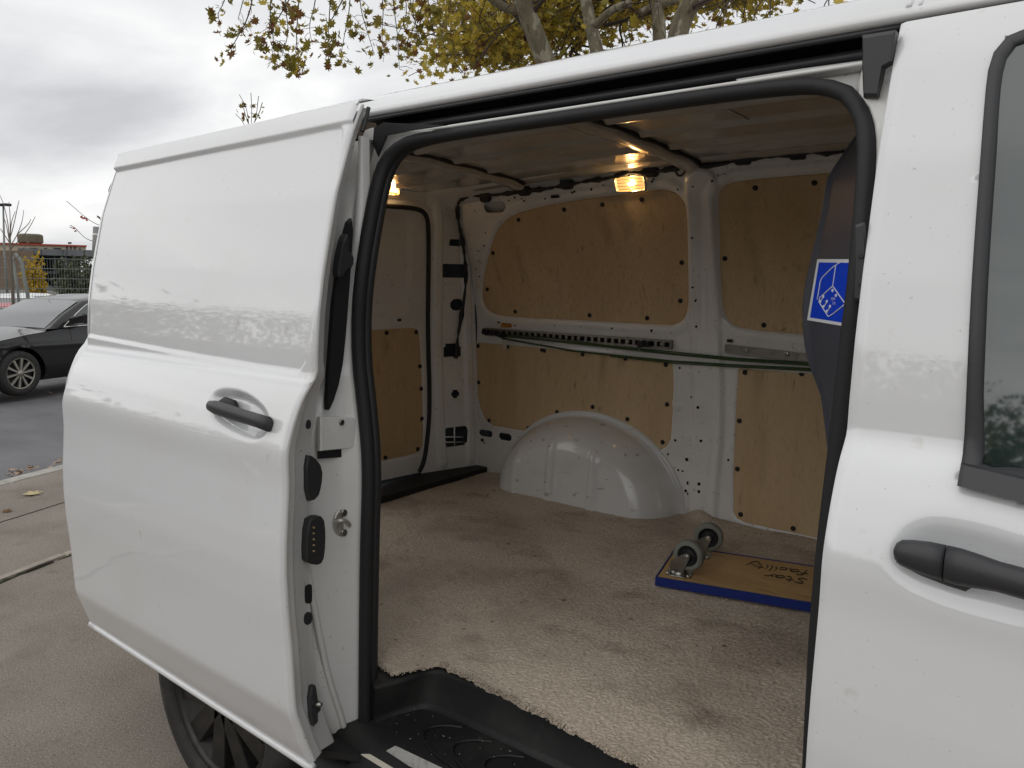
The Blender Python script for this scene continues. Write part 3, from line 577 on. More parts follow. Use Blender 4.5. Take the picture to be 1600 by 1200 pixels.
def wall_h(x, z):
    y = Wall(z)
    for s_ in (sdU1, sdU2): y = y+.016*ss(.012, -.004, s_(x, z)); 
    for s_ in (sdU1, sdU2): y = y-.006*ss(.050, .030, s_(x, z))*ss(.0, .012, s_(x, z))
    for s_ in (sdL1, sdL2): y = y+.008*ss(.006, -.003, s_(x, z)); y = y-.003*ss(.018, .010, s_(x, z))*ss(.0, .006, s_(x, z))
    y = y-.016*ss(.075, .050, pil(x, z))
    for g in (seam1, seam2, seam3): y = y+.004*ss(.007, .001, g(x, z))
    y = y-.005*ss(.022, .006, press(x, z))+.003*ss(.006, .001, seamh(x, z))
    return x, y, z
def wr(x0, y0, x1, y1, r=.35):
    a = far((x0+x1)/2, (y0+y1)/2); b = far(x0, (y0+y1)/2); c_ = far((x0+x1)/2, y0); h = (abs(a[0]-b[0]), abs(c_[2]-a[2])); return sd_rbox((a[0], a[2]), h, min(h)*r)
wh = [wr(756, 314, 790, 332, .9), wr(861, 304, 876, 310, .9), wr(749, 672, 769, 682, .8), wr(780, 677, 799, 688, .8), wr(809, 682, 831, 692, .8), wr(751, 685, 756, 690, .2), wr(808, 694, 817, 700, .2)]
SW = sheet('side_wall', MT['inpaint'], VAN, -1.205, 1.02, .50, 1.97, .0075, wall_h, holes=wh)
V, F = loft([[(x, Wall(z)+.07, z) for z in np.linspace(.45, 1.97, 12)] for x in (-1.3, 1.05)]); obj('outer_lining', V, F, MT['cavity'], VAN)
def wood(name, poly, sdp, dy, screws, grow=.0):
    P = resample(np.vstack([poly, poly[:1]]), 140)[:-1]; cx_ = P.mean(0)
    n = len(P); n_ = 9; rows = []
    u0, v0 = P.min(0); u1, v1 = P.max(0)
    o = sheet(name, MT['wood'], VAN, u0-.005, u1+.005, v0-.005, v1+.005, .02, lambda x, z: (x, Wall(z)+dy, z), holes=[lambda u, v: -sdp(u, v)])
    E3 = np.stack([P[:, 0], Wall(P[:, 1])+dy, P[:, 1]], 1)
    V, F = tube(E3+np.array([0, .003, 0]), .0035, 6, True); obj('panel_edge', V, F, MT['board'], o)
    for px, py in screws:
        p = far(px, py); 
        if not SCREW: 
            s_ = disc('screw', p*0, (0, -1, 0), .0105, .004, MT['black'], None, 12, mound=.002); COL.objects.unlink(s_); SCREW.append(s_)
        q = SCREW[0].copy(); q.location = Vector((p[0], Wall(p[2])+dy-.001, p[2]))-wloc(o); COL.objects.link(q); q.parent = o
    return o
SCREW = []
wood('wood_panel', PAN_U1, sdU1, .007, [(808.8, 343), (880, 327), (769, 395), (940, 319), (1001.5, 311), (1064, 410), (1062, 470), (803.8, 487), (920, 492.5), (1010, 497), (760, 452)])
wood('wood_panel', PAN_U2, sdU2, .007, [(1179, 293), (1271.5, 285), (1131.7, 403.7), (1192.6, 508)])
wood('wood_panel', PAN_L1, sdL1, .002, [(746.6, 540.6), (850, 548), (910, 553.8), (977, 560), (1040, 570), (747.5, 597.5), (1042, 632), (763.8, 657), (824.7, 669), (870, 644), (925.6, 636), (980, 655), (1035, 691), (793, 542)])
wood('wood_panel', PAN_L2, sdL2, .002, [(1163.7, 582), (1252.4, 584), (1155, 657.7), (1151.8, 733), (1157, 804), (1239, 826)])
mb = MB()                                                    # small fixing holes in the pressed wall
for px, py, r in [(1085, 372, 1.6), (1085.6, 449, 1.6), (1089, 469, 2.2), (1090.5, 510, 1.6), (1062, 575, 1.6), (1081, 620.5, 1.8), (1093, 636, 2), (1097.7, 688, 2), (1055, 688, 1.8), (1043.8, 709.7, 1.5), (1073, 718, 2.4), (1059.6, 734.6, 1.6), (1066.4, 736, 1.6), (1075.8, 755, 2.6), (1094.7, 755, 2.2), (1071.5, 767, 2), (1094.5, 767, 2), (1076, 771.5, 2), (1138, 718.7, 1.6), (804.7, 508, 1.8), (780, 503, 2.2), (957, 513, 1.6), (1019, 516.5, 1.9), (1085, 292, 1.4), (1121, 274, 1.8), (1116, 284, 1.4), (1060, 296, 1.4), (759, 363, 1.5), (758, 384, 1.5), (747.6, 392, 1.5), (749, 408, 1.5), (744, 420, 1.5), (750, 432, 1.5), (742, 329, 1.2), (795, 313, 1.6), (804, 308, 2), (815, 310, 1.5), (819.5, 314, 1.6), (853, 310.5, 1.5), (895, 301, 1.6), (898.5, 299.5, 1.5), (925, 296, 1.7), (943, 289, 1.4), (757, 692, 1.4), (819, 699, 1.4), (1020, 284, 1.6), (1022, 280, 1.4), (1004, 665, 1.6), (992, 686, 1.5)]:
    p = far(px, py); x, y, z = wall_h(np.array([p[0]]), np.array([p[2]])); r_ = r*.0027
    V, F = lathe([(r_*1.25, .0002), (r_, .0012), (r_*.9, .0006), (.0001, .0005)], (x[0], y[0], z[0]), (0, -1, 0), 10); mb.add(V, F)
mb.build('fixing_holes', MT['hole'], VAN, kind='stuff')
# wheel arch over the far rear wheel
AXF = -.526
rows = []; ths = np.linspace(-.06, math.pi+.06, 150)
def archp(th, s_):
    rx, rz = .462, .375
    k = 1-s_ if s_ > 0 else 1.0
    x = AXF+rx*math.cos(th)*k; z = .53-.03*(1-k)+rz*math.sin(th)*k
    t = min(1, s_/.34); d = .205*math.sqrt(max(0, 1-(1-t)**2))**1.15+.018*max(0, (s_-.34))
    d *= 1-.10*max(0, (z-.53)/rz)
    return x, z, d
for s_ in [-.09, -.07, -.03, 0, .012, .03, .055, .085, .12, .16, .2, .24, .28, .32]+list(np.linspace(.36, 1, 24)):
    row = []
    for th in ths:
        if s_ < 0: 
            x = AXF+.462*math.cos(th)*(1-s_*.7); z = .53+.375*math.sin(th)*(1-s_*.7); d = .012 if s_ < -.05 else .010
            if s_ <= -.09: d = -.005
        else: x, z, d = archp(th, s_); d += .006
        rib = 0
        for xr, zt, zb in ((-.80, .80, .58), (-.60, .83, .54), (-.38, .78, .54)):
            if s_ > .2: rib = max(rib, float(ss(.022, .014, abs(x-xr))*ss(zt+.03, zt, z)))
        row.append((x, float(Wall(z))-d-rib*.009, z))
    rows.append(row)
V, F = loft(rows); obj('wheel_arch', V, F, MT['arch'], VAN)
# lashing rails: real perforated strips
def lash(x0, x1, z0, z1, pitch, m):
    o = MB(); y = float(Wall(z0))
    L_ = x1-x0; n = int(L_/pitch); z = lambda t: z0+(z1-z0)*t
    dirx = np.array([L_, 0, z1-z0]); dirx /= np.linalg.norm(dirx); up_ = np.array([-dirx[2], 0, dirx[0]]); R = np.stack([dirx, [0, 1, 0], up_], 1)
    c0 = np.array([(x0+x1)/2, y, (z0+z1)/2]); Ln = math.hypot(L_, z1-z0)
    o.add(*box(c0+[0, -.006, 0], (Ln, .004, .037), R), 1)
    for s_ in (-1, 1): o.add(*box(c0+up_*s_*.0145+[0, -.017, 0], (Ln, .018, .008), R))
    for k in range(n+1): o.add(*box(c0+dirx*(-Ln/2+k*Ln/n)+[0, -.0225, 0], (pitch*.36, .006, .0215), R))
    r = o.build('lashing_rail', [m, MT['hole']], VAN, smooth=False); return r, c0, dirx, Ln, y
a, b = far(762, 518), far(1052, 538.5); r1, *_ = lash(a[0], b[0], a[2], b[2], .034, MT['rail'])
for t in (.08, .55, .8, .96):
    p = a+(b-a)*t; V, F = lathe([(.0085, .024), (.0085, .029), (.005, .031), (.0001, .031)], (p[0], float(Wall(p[2])), p[2]), (0, -1, 0), 12); obj('rail_bolt', V, F, MT['steel'], r1)
a2, b2 = far(1135, 544.5), far(1345, 569)
V, F = slab([(a2[0], 0, a2[2]-.017), (b2[0], 0, b2[2]-.017), (b2[0], 0, b2[2]+.017), (a2[0], 0, a2[2]+.017)]+np.array([0, float(Wall(a2[2])), 0]), (0, -.022, 0), .003); r2 = obj('lashing_rail', V, F, MT['rail'], VAN, smooth=False)
for px, py in ((1170, 547), (1233, 552)):
    p = far(px, py); V, F = lathe([(.009, .020), (.009, .026), (.006, .028), (.0001, .028)], (p[0], float(Wall(p[2])), p[2]), (0, -1, 0), 12); obj('rail_bolt', V, F, MT['steel'], r2)
p = far(1141, 532.5); V, F = box((p[0], Wall(p[2])-.004, p[2]), (.022, .008, .012)); obj('rail_clip', V, F, MT['black'], VAN, smooth=False)
# orange label
A = [far(px, py)-np.array([0, .002, 0]) for px, py in [(784, 501), (800, 501.5), (800, 512), (783, 511.5)]]
lb = slab(A, (0, -.0015, 0), .0005); LB = obj('inspection_label', *lb, MT['orange'], VAN, smooth=False)
def text(s, c, ex, ey, h, m, name, parent, **kw):
    """flat lettering: baseline start c, text runs along ex, up along ey, letter height h"""
    cu = bpy.data.curves.new(name, 'FONT'); cu.body = s; cu.size = 1.0
    t = bpy.data.objects.new(name, cu); COL.objects.link(t); dg = bpy.context.evaluated_depsgraph_get(); me = bpy.data.meshes.new_from_object(t.evaluated_get(dg))
    V = np.array([v_.co for v_ in me.vertices]); F = [tuple(p_.vertices) for p_ in me.polygons]; COL.objects.unlink(t); bpy.data.objects.remove(t)
    W = np.asarray(c)+np.outer(V[:, 0]*h/.7, ex)+np.outer(V[:, 1]*h/.7, ey); return obj(name, W, F, m, parent, smooth=False, **kw)
text('7510', far(785.5, 510)-np.array([0, .0045, 0]), np.array([1, 0, 0]), np.array([0, 0, 1]), .018, MT['ink'], 'lettering', LB)

# rear end: D pillar, rear doors, header
def dpx(P): return -1.285+.085*(P[1]-1.53)/.29
def dp(px, py): return hitf(px, py, 0, lambda P: dpx(P), -1.25)
lz = np.array([dp(px, py)[[1, 2]] for px, py in [(673, 330), (670, 420), (672, 514), (676, 639), (668, 701), (664, 729), (664, 745)]]); rz = np.array([dp(px, py)[[1, 2]] for px, py in [(716, 298), (722, 340), (731, 420), (735, 520), (738, 600), (741, 700), (743, 740)]])
def pl(a, z): k = np.argsort(a[:, 1]); return np.interp(z, a[k, 1], a[k, 0])
def d_uv(u, v):
    z = .50+1.47*v; a = pl(lz, z)-.02; b = pl(rz, z)+.03; return a+(b-a)*u, z
def dr(x0, y0, x1, y1, r=.3):
    a = dp((x0+x1)/2, (y0+y1)/2); b = dp(x0, (y0+y1)/2); c_ = dp((x0+x1)/2, y0); h = (abs(a[1]-b[1]), abs(c_[2]-a[2])); return sd_rbox((a[1], a[2]), h, min(h)*r)
dh = [dr(702, 374, 724, 386.5), dr(690, 412.5, 731, 434), dr(703, 467, 723, 485, 1), dr(693, 538.6, 720, 560), dr(704.5, 609, 718, 622, 1), dr(694.7, 667, 729, 697), dr(699, 727, 720, 735, .6), dr(690.5, 319, 698, 326, 1)]
dcol = sd_line([dp(px, py)[[1, 2]] for px, py in [(684, 330), (684, 450), (682, 520), (686, 640), (691, 725)]])
dcol2 = sd_line([dp(px, py)[[1, 2]] for px, py in [(722, 300), (728, 430), (730, 520), (733, 640), (735, 715)]])
hl = [sd_line([dp(*p)[[1, 2]] for p in q]) for q in ([(688, 520), (724, 521)], [(690, 598), (735, 597)], [(691, 470), (728, 466)], [(692, 720), (738, 718)])]
def d_map(y, z):
    x = -1.285+.085*(y-1.53)/.29
    x = x+.012*ss(.03, .012, dcol(y, z))+.014*ss(.03, .010, dcol2(y, z))
    for g in hl: x = x+.005*ss(.012, .003, g(y, z))
    return x, y, z
nn = 0
sheet('door_pillar', MT['inpaint'], VAN, 0, 1, 0, 1, .011, d_map, holes=dh, uvmap=d_uv)
V, F = loft([[(-1.36+.06*(y-1.5)/.3, y, z) for y in (1.30, 1.95)] for z in (.45, 1.97)]); obj('pillar_lining', V, F, MT['cavity'], VAN, smooth=False)
for q in ([(694, 684), (730, 684)], [(694, 692), (730, 692)], [(717, 668), (717, 697)]):
    V, F = tube([dp(*p)+np.array([-.03, 0, 0]) for p in q], .004, 6); obj('cavity_rib', V, F, MT['inpaint'], VAN)
XR = -1.285
hdr = sd_line([on(px, py, 0, XR)[[1, 2]] for px, py in [(560, 318), (640, 322), (668, 330)]])
sheet('rear_header', MT['inpaint'], VAN, .24, 1.66, 1.825, 1.975, .012, lambda y, z: (XR+.0*y+.012*ss(.03, .01, hdr(y, z)), y, np.minimum(z, 1.962-.05*ss(.42, .16, y)+roof_drop(-1.28)*.8)))
rdw = np.array([on(px, py, 0, XR)[[1, 2]] for px, py in [(480, 318), (590, 319), (655, 325), (666, 334), (671, 351), (669, 450), (668, 514), (672, 639), (666, 701), (660, 729), (655, 738), (588, 752), (480, 775)]])
rblank = np.array([on(px, py, 0, XR)[[1, 2]] for px, py in [(480, 318), (600, 325), (634, 331), (641, 345), (640, 400), (636, 475), (632, 487), (618, 492), (560, 494), (480, 500)]])
rpan = np.array([on(px, py, 0, XR)[[1, 2]] for px, py in [(480, 526), (569, 517), (640, 512), (651, 513.5), (655, 521), (659, 600), (661, 690), (658, 703), (650, 709), (588, 721.6), (480, 745)]])
sdB, sdP = sd_poly(chaikin(rblank, 1)), sd_poly(chaikin(rpan, 1)); sdRD = sd_poly(rdw)
RD = sheet('rear_door', MT['inpaint'], VAN, .15, 1.62, .56, 1.835, .011, lambda y, z: (XR+.004-.012*ss(.008, -.004, sdB(y, z))-.008*ss(.006, -.003, sdP(y, z)), y, z), holes=[lambda u, v: sdRD(u, v)*-1])
WP = sheet('wood_panel', MT['wood'], RD, .3, 1.6, .6, 1.30, .02, lambda y, z: (np.full_like(y, XR+.001), y, z), holes=[lambda u, v: -sdP(u, v)])
for px, py in [(604, 520), (650, 519), (656, 572.5), (658, 607.5), (659, 654), (652.5, 701.5), (602, 715)]:
    p = on(px, py, 0, XR+.002); disc('screw', p, (1, 0, 0), .0105, .004, MT['black'], WP, 12)
p = on(624, 500, 0, XR+.006); V, F = box(p, (.006, .02, .012)); obj('door_plug', V, F, MT['black'], RD, smooth=False)
V, F = tube(chaikin([on(px, py, 0, XR+.008) for px, py in [(520, 313), (592, 321), (650, 325), (664, 332), (670, 351), (669, 450), (668, 514), (672, 639), (666, 701), (661, 725), (655, 737)]], 2, False), .0115, 8); obj('rear_seal', V, F, MT['rubber'], VAN)
V, F = box((-1.21, .95, .555), (.16, 1.8, .03)); obj('rear_sill', V, F, MT['black'], VAN, smooth=False)
# inner floor, ceiling, bows
V, F = box((.1, .95, .525), (2.75, 1.74, .024)); V = np.array(V); 
V, F = loft([[(x, y, .532) for y in (.235, 1.83)] for x in (-1.30, 1.25)]); obj('load_floor', V, F, MT['black'], VAN, smooth=False)
V, F = loft([[(x, y, .528) for y in (-.02, .24)] for x in (-1.30, -.10)]); obj('floor_edge', V, F, MT['black'], VAN, smooth=False)
def ceil_z(x, y): return 1.962-.05*ss(.42, .16, y)-.014*ss(1.50, 1.64, y)+.010*np.sin(np.clip((y-.4)/1.1, 0, 1)*np.pi)
def ceil_map(x, y):
    z = ceil_z(x, y)+roof_drop(x)*.8
    for yy in (.62, .85, 1.08, 1.31): z = z-.011*ss(.034, .012, np.abs(y-yy))
    z = z+.006*ss(.02, .006, np.abs(y-1.545))
    return x, y, z
sheet('ceiling', MT['ceilgrey'], VAN, -1.29, 1.2, .15, 1.66, .015, ceil_map)
def bow(xa, xb, wd, name='roof_bow', drop=.022, m=None):
    rows = []
    for y in np.linspace(.20, 1.60, 24):
        x = xa+(xb-xa)*(y-.70)/.80; z = float(ceil_z(x, y)+roof_drop(x)*.8)
        rows.append([(x-wd/2, y, z+.004), (x-wd/2+.006, y, z-drop*.8), (x-wd/2+.016, y, z-drop), (x+wd/2-.016, y, z-drop), (x+wd/2-.006, y, z-drop*.8), (x+wd/2, y, z+.004)])
    V, F = loft(rows); return obj(name, V, F, m or MT['ceilgrey'], VAN)
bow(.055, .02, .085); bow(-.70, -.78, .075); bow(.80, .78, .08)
for xa, xb in ((.108, .066), (-.655, -.735)):
    P = [(xa+(xb-xa)*(y-.70)/.80, y, float(ceil_z(0, y))+float(roof_drop(xa))*.8-.006) for y in np.linspace(.22, 1.58, 20)]
    V, F = tube(P, [.008+.003*math.sin(i*1.7) for i in range(20)], 6); obj('sealant_bead', V, F, MT['black'], VAN)
for x0, y0, y1 in ((.45, .7, 1.05), (-.30, .8, 1.5), (.62, .3, .9)):
    V, F = tube([(x0, y, float(ceil_z(x0, y))-.001) for y in np.linspace(y0, y1, 8)], .0035, 6); obj('ceiling_crease', V, F, MT['ceilgrey'], VAN)
mb = MB()
for px, py in [(773, 249), (872, 243), (945, 168), (985, 174), (1190, 172), (1300, 190), (720, 259)]:
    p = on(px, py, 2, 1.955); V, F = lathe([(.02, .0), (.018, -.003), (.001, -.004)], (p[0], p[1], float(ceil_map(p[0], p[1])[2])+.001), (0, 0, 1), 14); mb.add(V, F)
mb.build('ceiling_dimples', MT['ceilgrey'], VAN, kind='stuff')
# cable loom along the top of the wall, with clips
cab = [(560, 324), (708, 470)]
LP = [(712, 560), (716, 520), (722, 490), (728.5, 440), (727, 410), (724, 385), (718, 355), (714, 330), (716, 315), (725, 308), (742, 305), (768, 305), (790, 303), (815, 299), (840, 297), (865, 293), (888, 289), (920, 282), (945, 280), (966, 274), (985, 269), (1005, 271), (1030, 268), (1055, 263), (1090, 260), (1130, 256), (1165, 248), (1200, 245), (1240, 241), (1275, 237), (1295, 240), (1320, 236)]
P = []
for i, (px, py) in enumerate(LP):
    a_, b_ = dp(px, py), far(px, py); q_ = min((a_, b_), key=lambda t: (t-CAM)@FW) if px < 775 else b_
    P.append(q_-ray(px, py)*.022)
P = chaikin(P, 2, False); V, F = tube(P, [.0085+.003*math.sin(i*.9)+.002*math.sin(i*2.3) for i in range(len(P))], 8); LM = obj('cable_loom', V, F, MT['rubber'], VAN)
for px, py, wd in [(762, 309, 16), (823, 299, 18), (889, 289, 19), (1020, 270, 22), (1163, 251, 26), (1248, 243, 27)]:
    A = [far(px-wd/2, py-6)+np.array([0, -.006, 0]), far(px+wd/2, py-7)+np.array([0, -.006, 0]), far(px+wd/2-1, py+4)+np.array([0, -.006, 0]), far(px+wd/2-4, py+7)+np.array([0, -.006, 0]), far(px-wd/2+4, py+8)+np.array([0, -.006, 0]), far(px-wd/2+1, py+5)+np.array([0, -.006, 0])]
    V, F = slab(A, (0, -.022, 0), .003); obj('cable_clip', V, F, MT['black'], LM, smooth=False)
V, F = tube(chaikin([far(px, py)+np.array([0, -.012, 0]) for px, py in [(1057, 265), (1060, 274), (1066, 276), (1071, 272), (1073, 262)]], 2, False), .004, 6); obj('cable_loop', V, F, MT['rubber'], LM)
# interior lamps
def lamp(c, ex, ey, en, wd, hg_, watts, two):
    """c centre on the panel, ex/ey in-plane unit vectors, en towards the room"""
    c, ex, ey, en = map(lambda q: np.asarray(q, float), (c, ex, ey, en))
    o = bpy.data.objects.new('interior_lamp', None); o.location = Vector(c)-wloc(VAN); link(o, VAN)
    def rr(w_, h_, r, d): return np.array([c+en*d+ex*x+ey*y for x, y in chaikin([(-w_, -h_+r), (-w_+r, -h_), (w_-r, -h_), (w_, -h_+r), (w_, h_-r), (w_-r, h_), (-w_+r, h_), (-w_, h_-r)], 2)])
    a = rr(wd, hg_, .010, .001); b = rr(wd, hg_, .010, .010); c3 = rr(wd-.004, hg_-.004, .008, .013); d_ = rr(wd-.007, hg_-.007, .007, .009); e_ = rr(wd-.011, hg_-.010, .006, .003)
    n = len(a); V = np.concatenate([a, b, c3, d_]); F = [(r*n+i, r*n+(i+1) % n, (r+1)*n+(i+1) % n, (r+1)*n+i) for r in range(3) for i in range(n)]
    obj('lamp_frame', V, F, MT['chrome'], o)
    V = np.concatenate([d_, e_]); F = [(i, (i+1) % n, n+(i+1) % n, n+i) for i in range(n)]+[tuple(range(n, 2*n))]; obj('reflector', V, F, MT['glow_soft'], o, smooth=False)
    for s_ in (((-.45, .42) if two else (.12,))):
        V, F = tube([c+en*.010+ex*(s_*wd-.012), c+en*.010+ex*(s_*wd+.012)], .0055 if two else .006, 8); obj('bulb', V, F, MT['glow'], o)
    for k in range(4):
        V, F = tube([c+en*.0115+ex*(-wd*.8)+ey*hg_*(-.55+.36*k), c+en*.0115+ex*(wd*.8)+ey*hg_*(-.55+.36*k)], .0011, 5); obj('lens_rib', V, F, MT['chrome'], o)
    ld = bpy.data.lights.new('lamp_light', 'POINT'); ld.shadow_soft_size = .010; ld.energy = watts; ld.color = (1, .62, .28)
    lo = bpy.data.objects.new('lamp_light', ld); lo.location = Vector(en*.024); COL.objects.link(lo); lo.parent = o
p0 = far(986, 286); dz = .02; tn = np.array([0, -(Wall(p0[2]+dz)-Wall(p0[2]))/dz, -1.0]); nrm = np.array([0, -1.0, (Wall(p0[2]+dz)-Wall(p0[2]))/dz]); nrm = -np.array([0, 1, -(Wall(p0[2]+dz)-Wall(p0[2]))/dz]); nrm /= np.linalg.norm(nrm)
upv = np.cross(np.array([1.0, 0, 0]), nrm); upv = upv if upv[2] > 0 else -upv
lamp(p0+nrm*.004, (1, 0, 0), upv, nrm, .072, .036, .22, False)
p1 = on(608, 297.5, 0, XR+.004); lamp(p1, (0, 1, 0), (0, 0, 1), (1, 0, 0), .060, .025, .11, True)

# ---- bulkhead behind the seats, its near flank swept to the pillar
SIL = np.array([(1338, 205), (1318, 235), (1302, 258), (1291, 275), (1285, 300), (1280, 335), (1272, 370), (1263, 410), (1254, 450), (1251, 485), (1252, 515), (1255, 545), (1263, 575), (1272, 597), (1280, 620), (1284, 650), (1288, 680), (1291, 710), (1294, 800), (1294, 1000), (1290, 1300)], float)
sw = np.array([on(px, py, 1, .42) for px, py in SIL]); k = np.argsort(sw[:, 2]); sz, sxx = sw[k, 2], sw[k, 0]
def bx(z): return np.interp(z, sz, sxx)
XB = 1.075
rows = []
for z in np.linspace(.54, 1.95, 72):
    x1 = float(bx(z)); ya = max(.085, float(S(z))+.035); ln = []
    for t in np.linspace(0, 1, 14): ln.append((XB+(x1+.012-XB)*t, ya+(.41-ya)*t, z))
    for t in np.linspace(0, math.pi/2, 6)[1:]: ln.append((x1+.012*(1-math.sin(t)), .41+.03*(1-math.cos(t))+.0, z))
    ln += [(x1+.02, .55, z), (x1+.10, .9, z), (x1+.22, 1.3, z), (max(x1+.40, 1.0), 1.75, z)]
    rows.append(ln)
V, F = loft(rows); BK = obj('bulkhead', V, F, MT['navy'], VAN)
V, F = loft([[(1.09, y, z) for y in (max(.0, float(S(z)))+.04, 1.72)] for z in np.linspace(.3, 1.93, 30)]); obj('bulkhead_back', V, F, MT['black'], VAN, smooth=False)
def flank(P):
    ya = max(.085, float(S(P[2]))+.035); return XB+(float(bx(P[2]))+.012-XB)*(P[1]-ya)/(.41-ya)
def fk(px, py, lift=.0):
    r = ray(px, py); lo_, hi_ = .9, 2.6
    g = lambda t: (lambda P: P[0]-flank(P))(CAM+r*t)
    ts = np.linspace(.9, 2.6, 400); vals = [g(t) for t in ts]
    for i in range(399):
        if vals[i]*vals[i+1] <= 0:
            a_, b_ = ts[i], ts[i+1]
            for _ in range(30):
                m__ = .5*(a_+b_); (a_, b_) = (a_, m__) if g(a_)*g(m__) <= 0 else (m__, b_)
            P = CAM+r*a_; return P-r/np.linalg.norm(r)*lift
    return CAM+r*1.7
def quad(c4, lift, n=6):
    (a, b, c_, d_) = [np.array(q, float) for q in c4]; rows = []
    for i in range(n+1):
        row = []
        for j in range(n+1):
            s_, t = i/n, j/n; p = a*(1-s_)*(1-t)+b*s_*(1-t)+c_*s_*t+d_*(1-s_)*t; row.append(fk(p[0], p[1], lift))
        rows.append(row)
    return loft(rows)
V, F = quad([(1277, 405), (1350, 405), (1338, 513), (1261, 500)], .003); STK = obj('sticker', V, F, MT['white'], BK)
V, F = quad([(1279.5, 410), (1350, 411), (1338, 507.5), (1265.5, 496)], .0045); obj('sticker_print', V, F, MT['blue'], STK)
mb = MB()
def zx(x, y): return (1240+x/9.233, 390+y/9.233)
for q in ([(340, 720), (355, 650), (390, 430), (420, 395), (540, 275), (615, 215), (690, 175)], [(610, 220), (565, 525)], [(565, 525), (345, 720), (505, 975), (640, 870), (760, 770)], [(565, 525), (680, 690), (760, 800)], [(392, 750), (436, 672)], [(440, 825), (485, 745)], [(487, 895), (532, 815)]):
    V, F = tube([fk(*zx(x, y), .006) for x, y in resample(np.array(q, float), 12)], .0011, 5); mb.add(V, F)
for x, y in ((568, 590), (618, 662), (436, 676), (392, 748), (485, 748), (440, 822), (532, 818), (487, 890)):
    V, F = lathe([(.003, 0), (.0001, .001)], fk(*zx(x, y), .006), (.3, -1, 0), 8); mb.add(V, F)
mb.build('line_drawing', MT['white'], STK)
a_, b_ = fk(*zx(535, 728), .006), fk(*zx(640, 730), .006); ex = (b_-a_)/np.linalg.norm(b_-a_); text('500kN', a_, ex, np.array([0, 0, 1.0]), .0050, MT['white'], 'lettering', STK)
a_ = fk(*zx(555, 792), .006); text('3 kN', a_, ex, np.array([0, 0, 1.0]), .0050, MT['white'], 'lettering', STK)
# latch parts on the front pillar
for q in ([(1340, 352), (1352, 348), (1356, 420), (1350, 470), (1338, 470), (1340, 420)],):
    A = [on(px, py, 1, float(.045)) for px, py in q]; V, F = slab(A, (0, -.012, 0), .003); sk = obj('pillar_latch', V, F, MT['trim'], VAN, smooth=False)
    for px, py in ((1346, 400), (1346, 444)): disc('screw', on(px, py, 1, .033), (0, -1, 0), .004, .003, MT['rim_dark'], sk, 10)

# ================================================================== THINGS IN THE HOLD
CN = np.array([on(px, py, 2, .55)[:2] for px, py in [(560, 1024), (590, 1033), (618, 1048), (650, 1040), (690, 1034), (720, 1049), (780, 1078), (840, 1108), (900, 1140), (960, 1172), (1030, 1206), (1120, 1250), (1250, 1330)]])
def near_y(x): return np.interp(x, CN[:, 0], CN[:, 1])
rear_pts = np.array([on(px, py, 2, .55)[:2] for px, py in [(560, 790), (590, 775), (640, 763), (700, 748), (752, 736)]])
def rear_x(y): return np.interp(y, rear_pts[:, 1], rear_pts[:, 0])
nu, nv = 430, 330
uu, vv = np.meshgrid(np.linspace(0, 1, nu), np.linspace(0, 1, nv), indexing='ij')
xx = -1.22+2.28*uu
xx = xx.ravel(); vv_ = vv.ravel()
yn = near_y(xx)+.003*np.sin(xx*53)+.002*np.sin(xx*131+1); yf = np.full_like(xx, 1.815)
yy = yn+(yf-yn)*vv_
rx = rear_x(yy); xx = np.maximum(xx, rx)
nse = rng.random(xx.shape); n2 = .5*np.sin(xx*11+np.sin(yy*9)*2)+.5*np.sin(yy*14+xx*4)
zc = .541+.0032*nse+.0035*n2+.010*ss(1.70, 1.81, yy)*(0.5+.5*np.sin(xx*17))
zc = zc+.030*ss(.05, .0, np.hypot((xx-.03)*.6, yy-1.80))
zc -= .006*ss(.012, 0, yy-yn)
V = np.stack([xx+.002*(rng.random(xx.shape)-.5), yy+.002*(rng.random(xx.shape)-.5), zc], 1)
CP = obj('carpet', V, gridF(nu, nv), MT['carpet'], smooth=False, label='worn beige cut-pile carpet laid over the van floor', cat='carpet')
mb = MB()
for k in range(1500):                                         # tufts along the raw cut edge
    x = random.uniform(-.12, 1.0); y = float(near_y(x))+.003*math.sin(x*53)+.002*math.sin(x*131+1)+random.uniform(-.004, .012); r = random.uniform(.0018, .0034)
    z = .541+random.uniform(-.006, .004); mb.add([(x-r, y, z), (x, y-r, z), (x+r, y, z), (x, y+r, z), (x, y, z+r), (x, y, z-r)], [(0, 1, 4), (1, 2, 4), (2, 3, 4), (3, 0, 4), (1, 0, 5), (2, 1, 5), (3, 2, 5), (0, 3, 5)])
mb.build('edge_tufts', MT['carpet'], CP, kind='stuff')
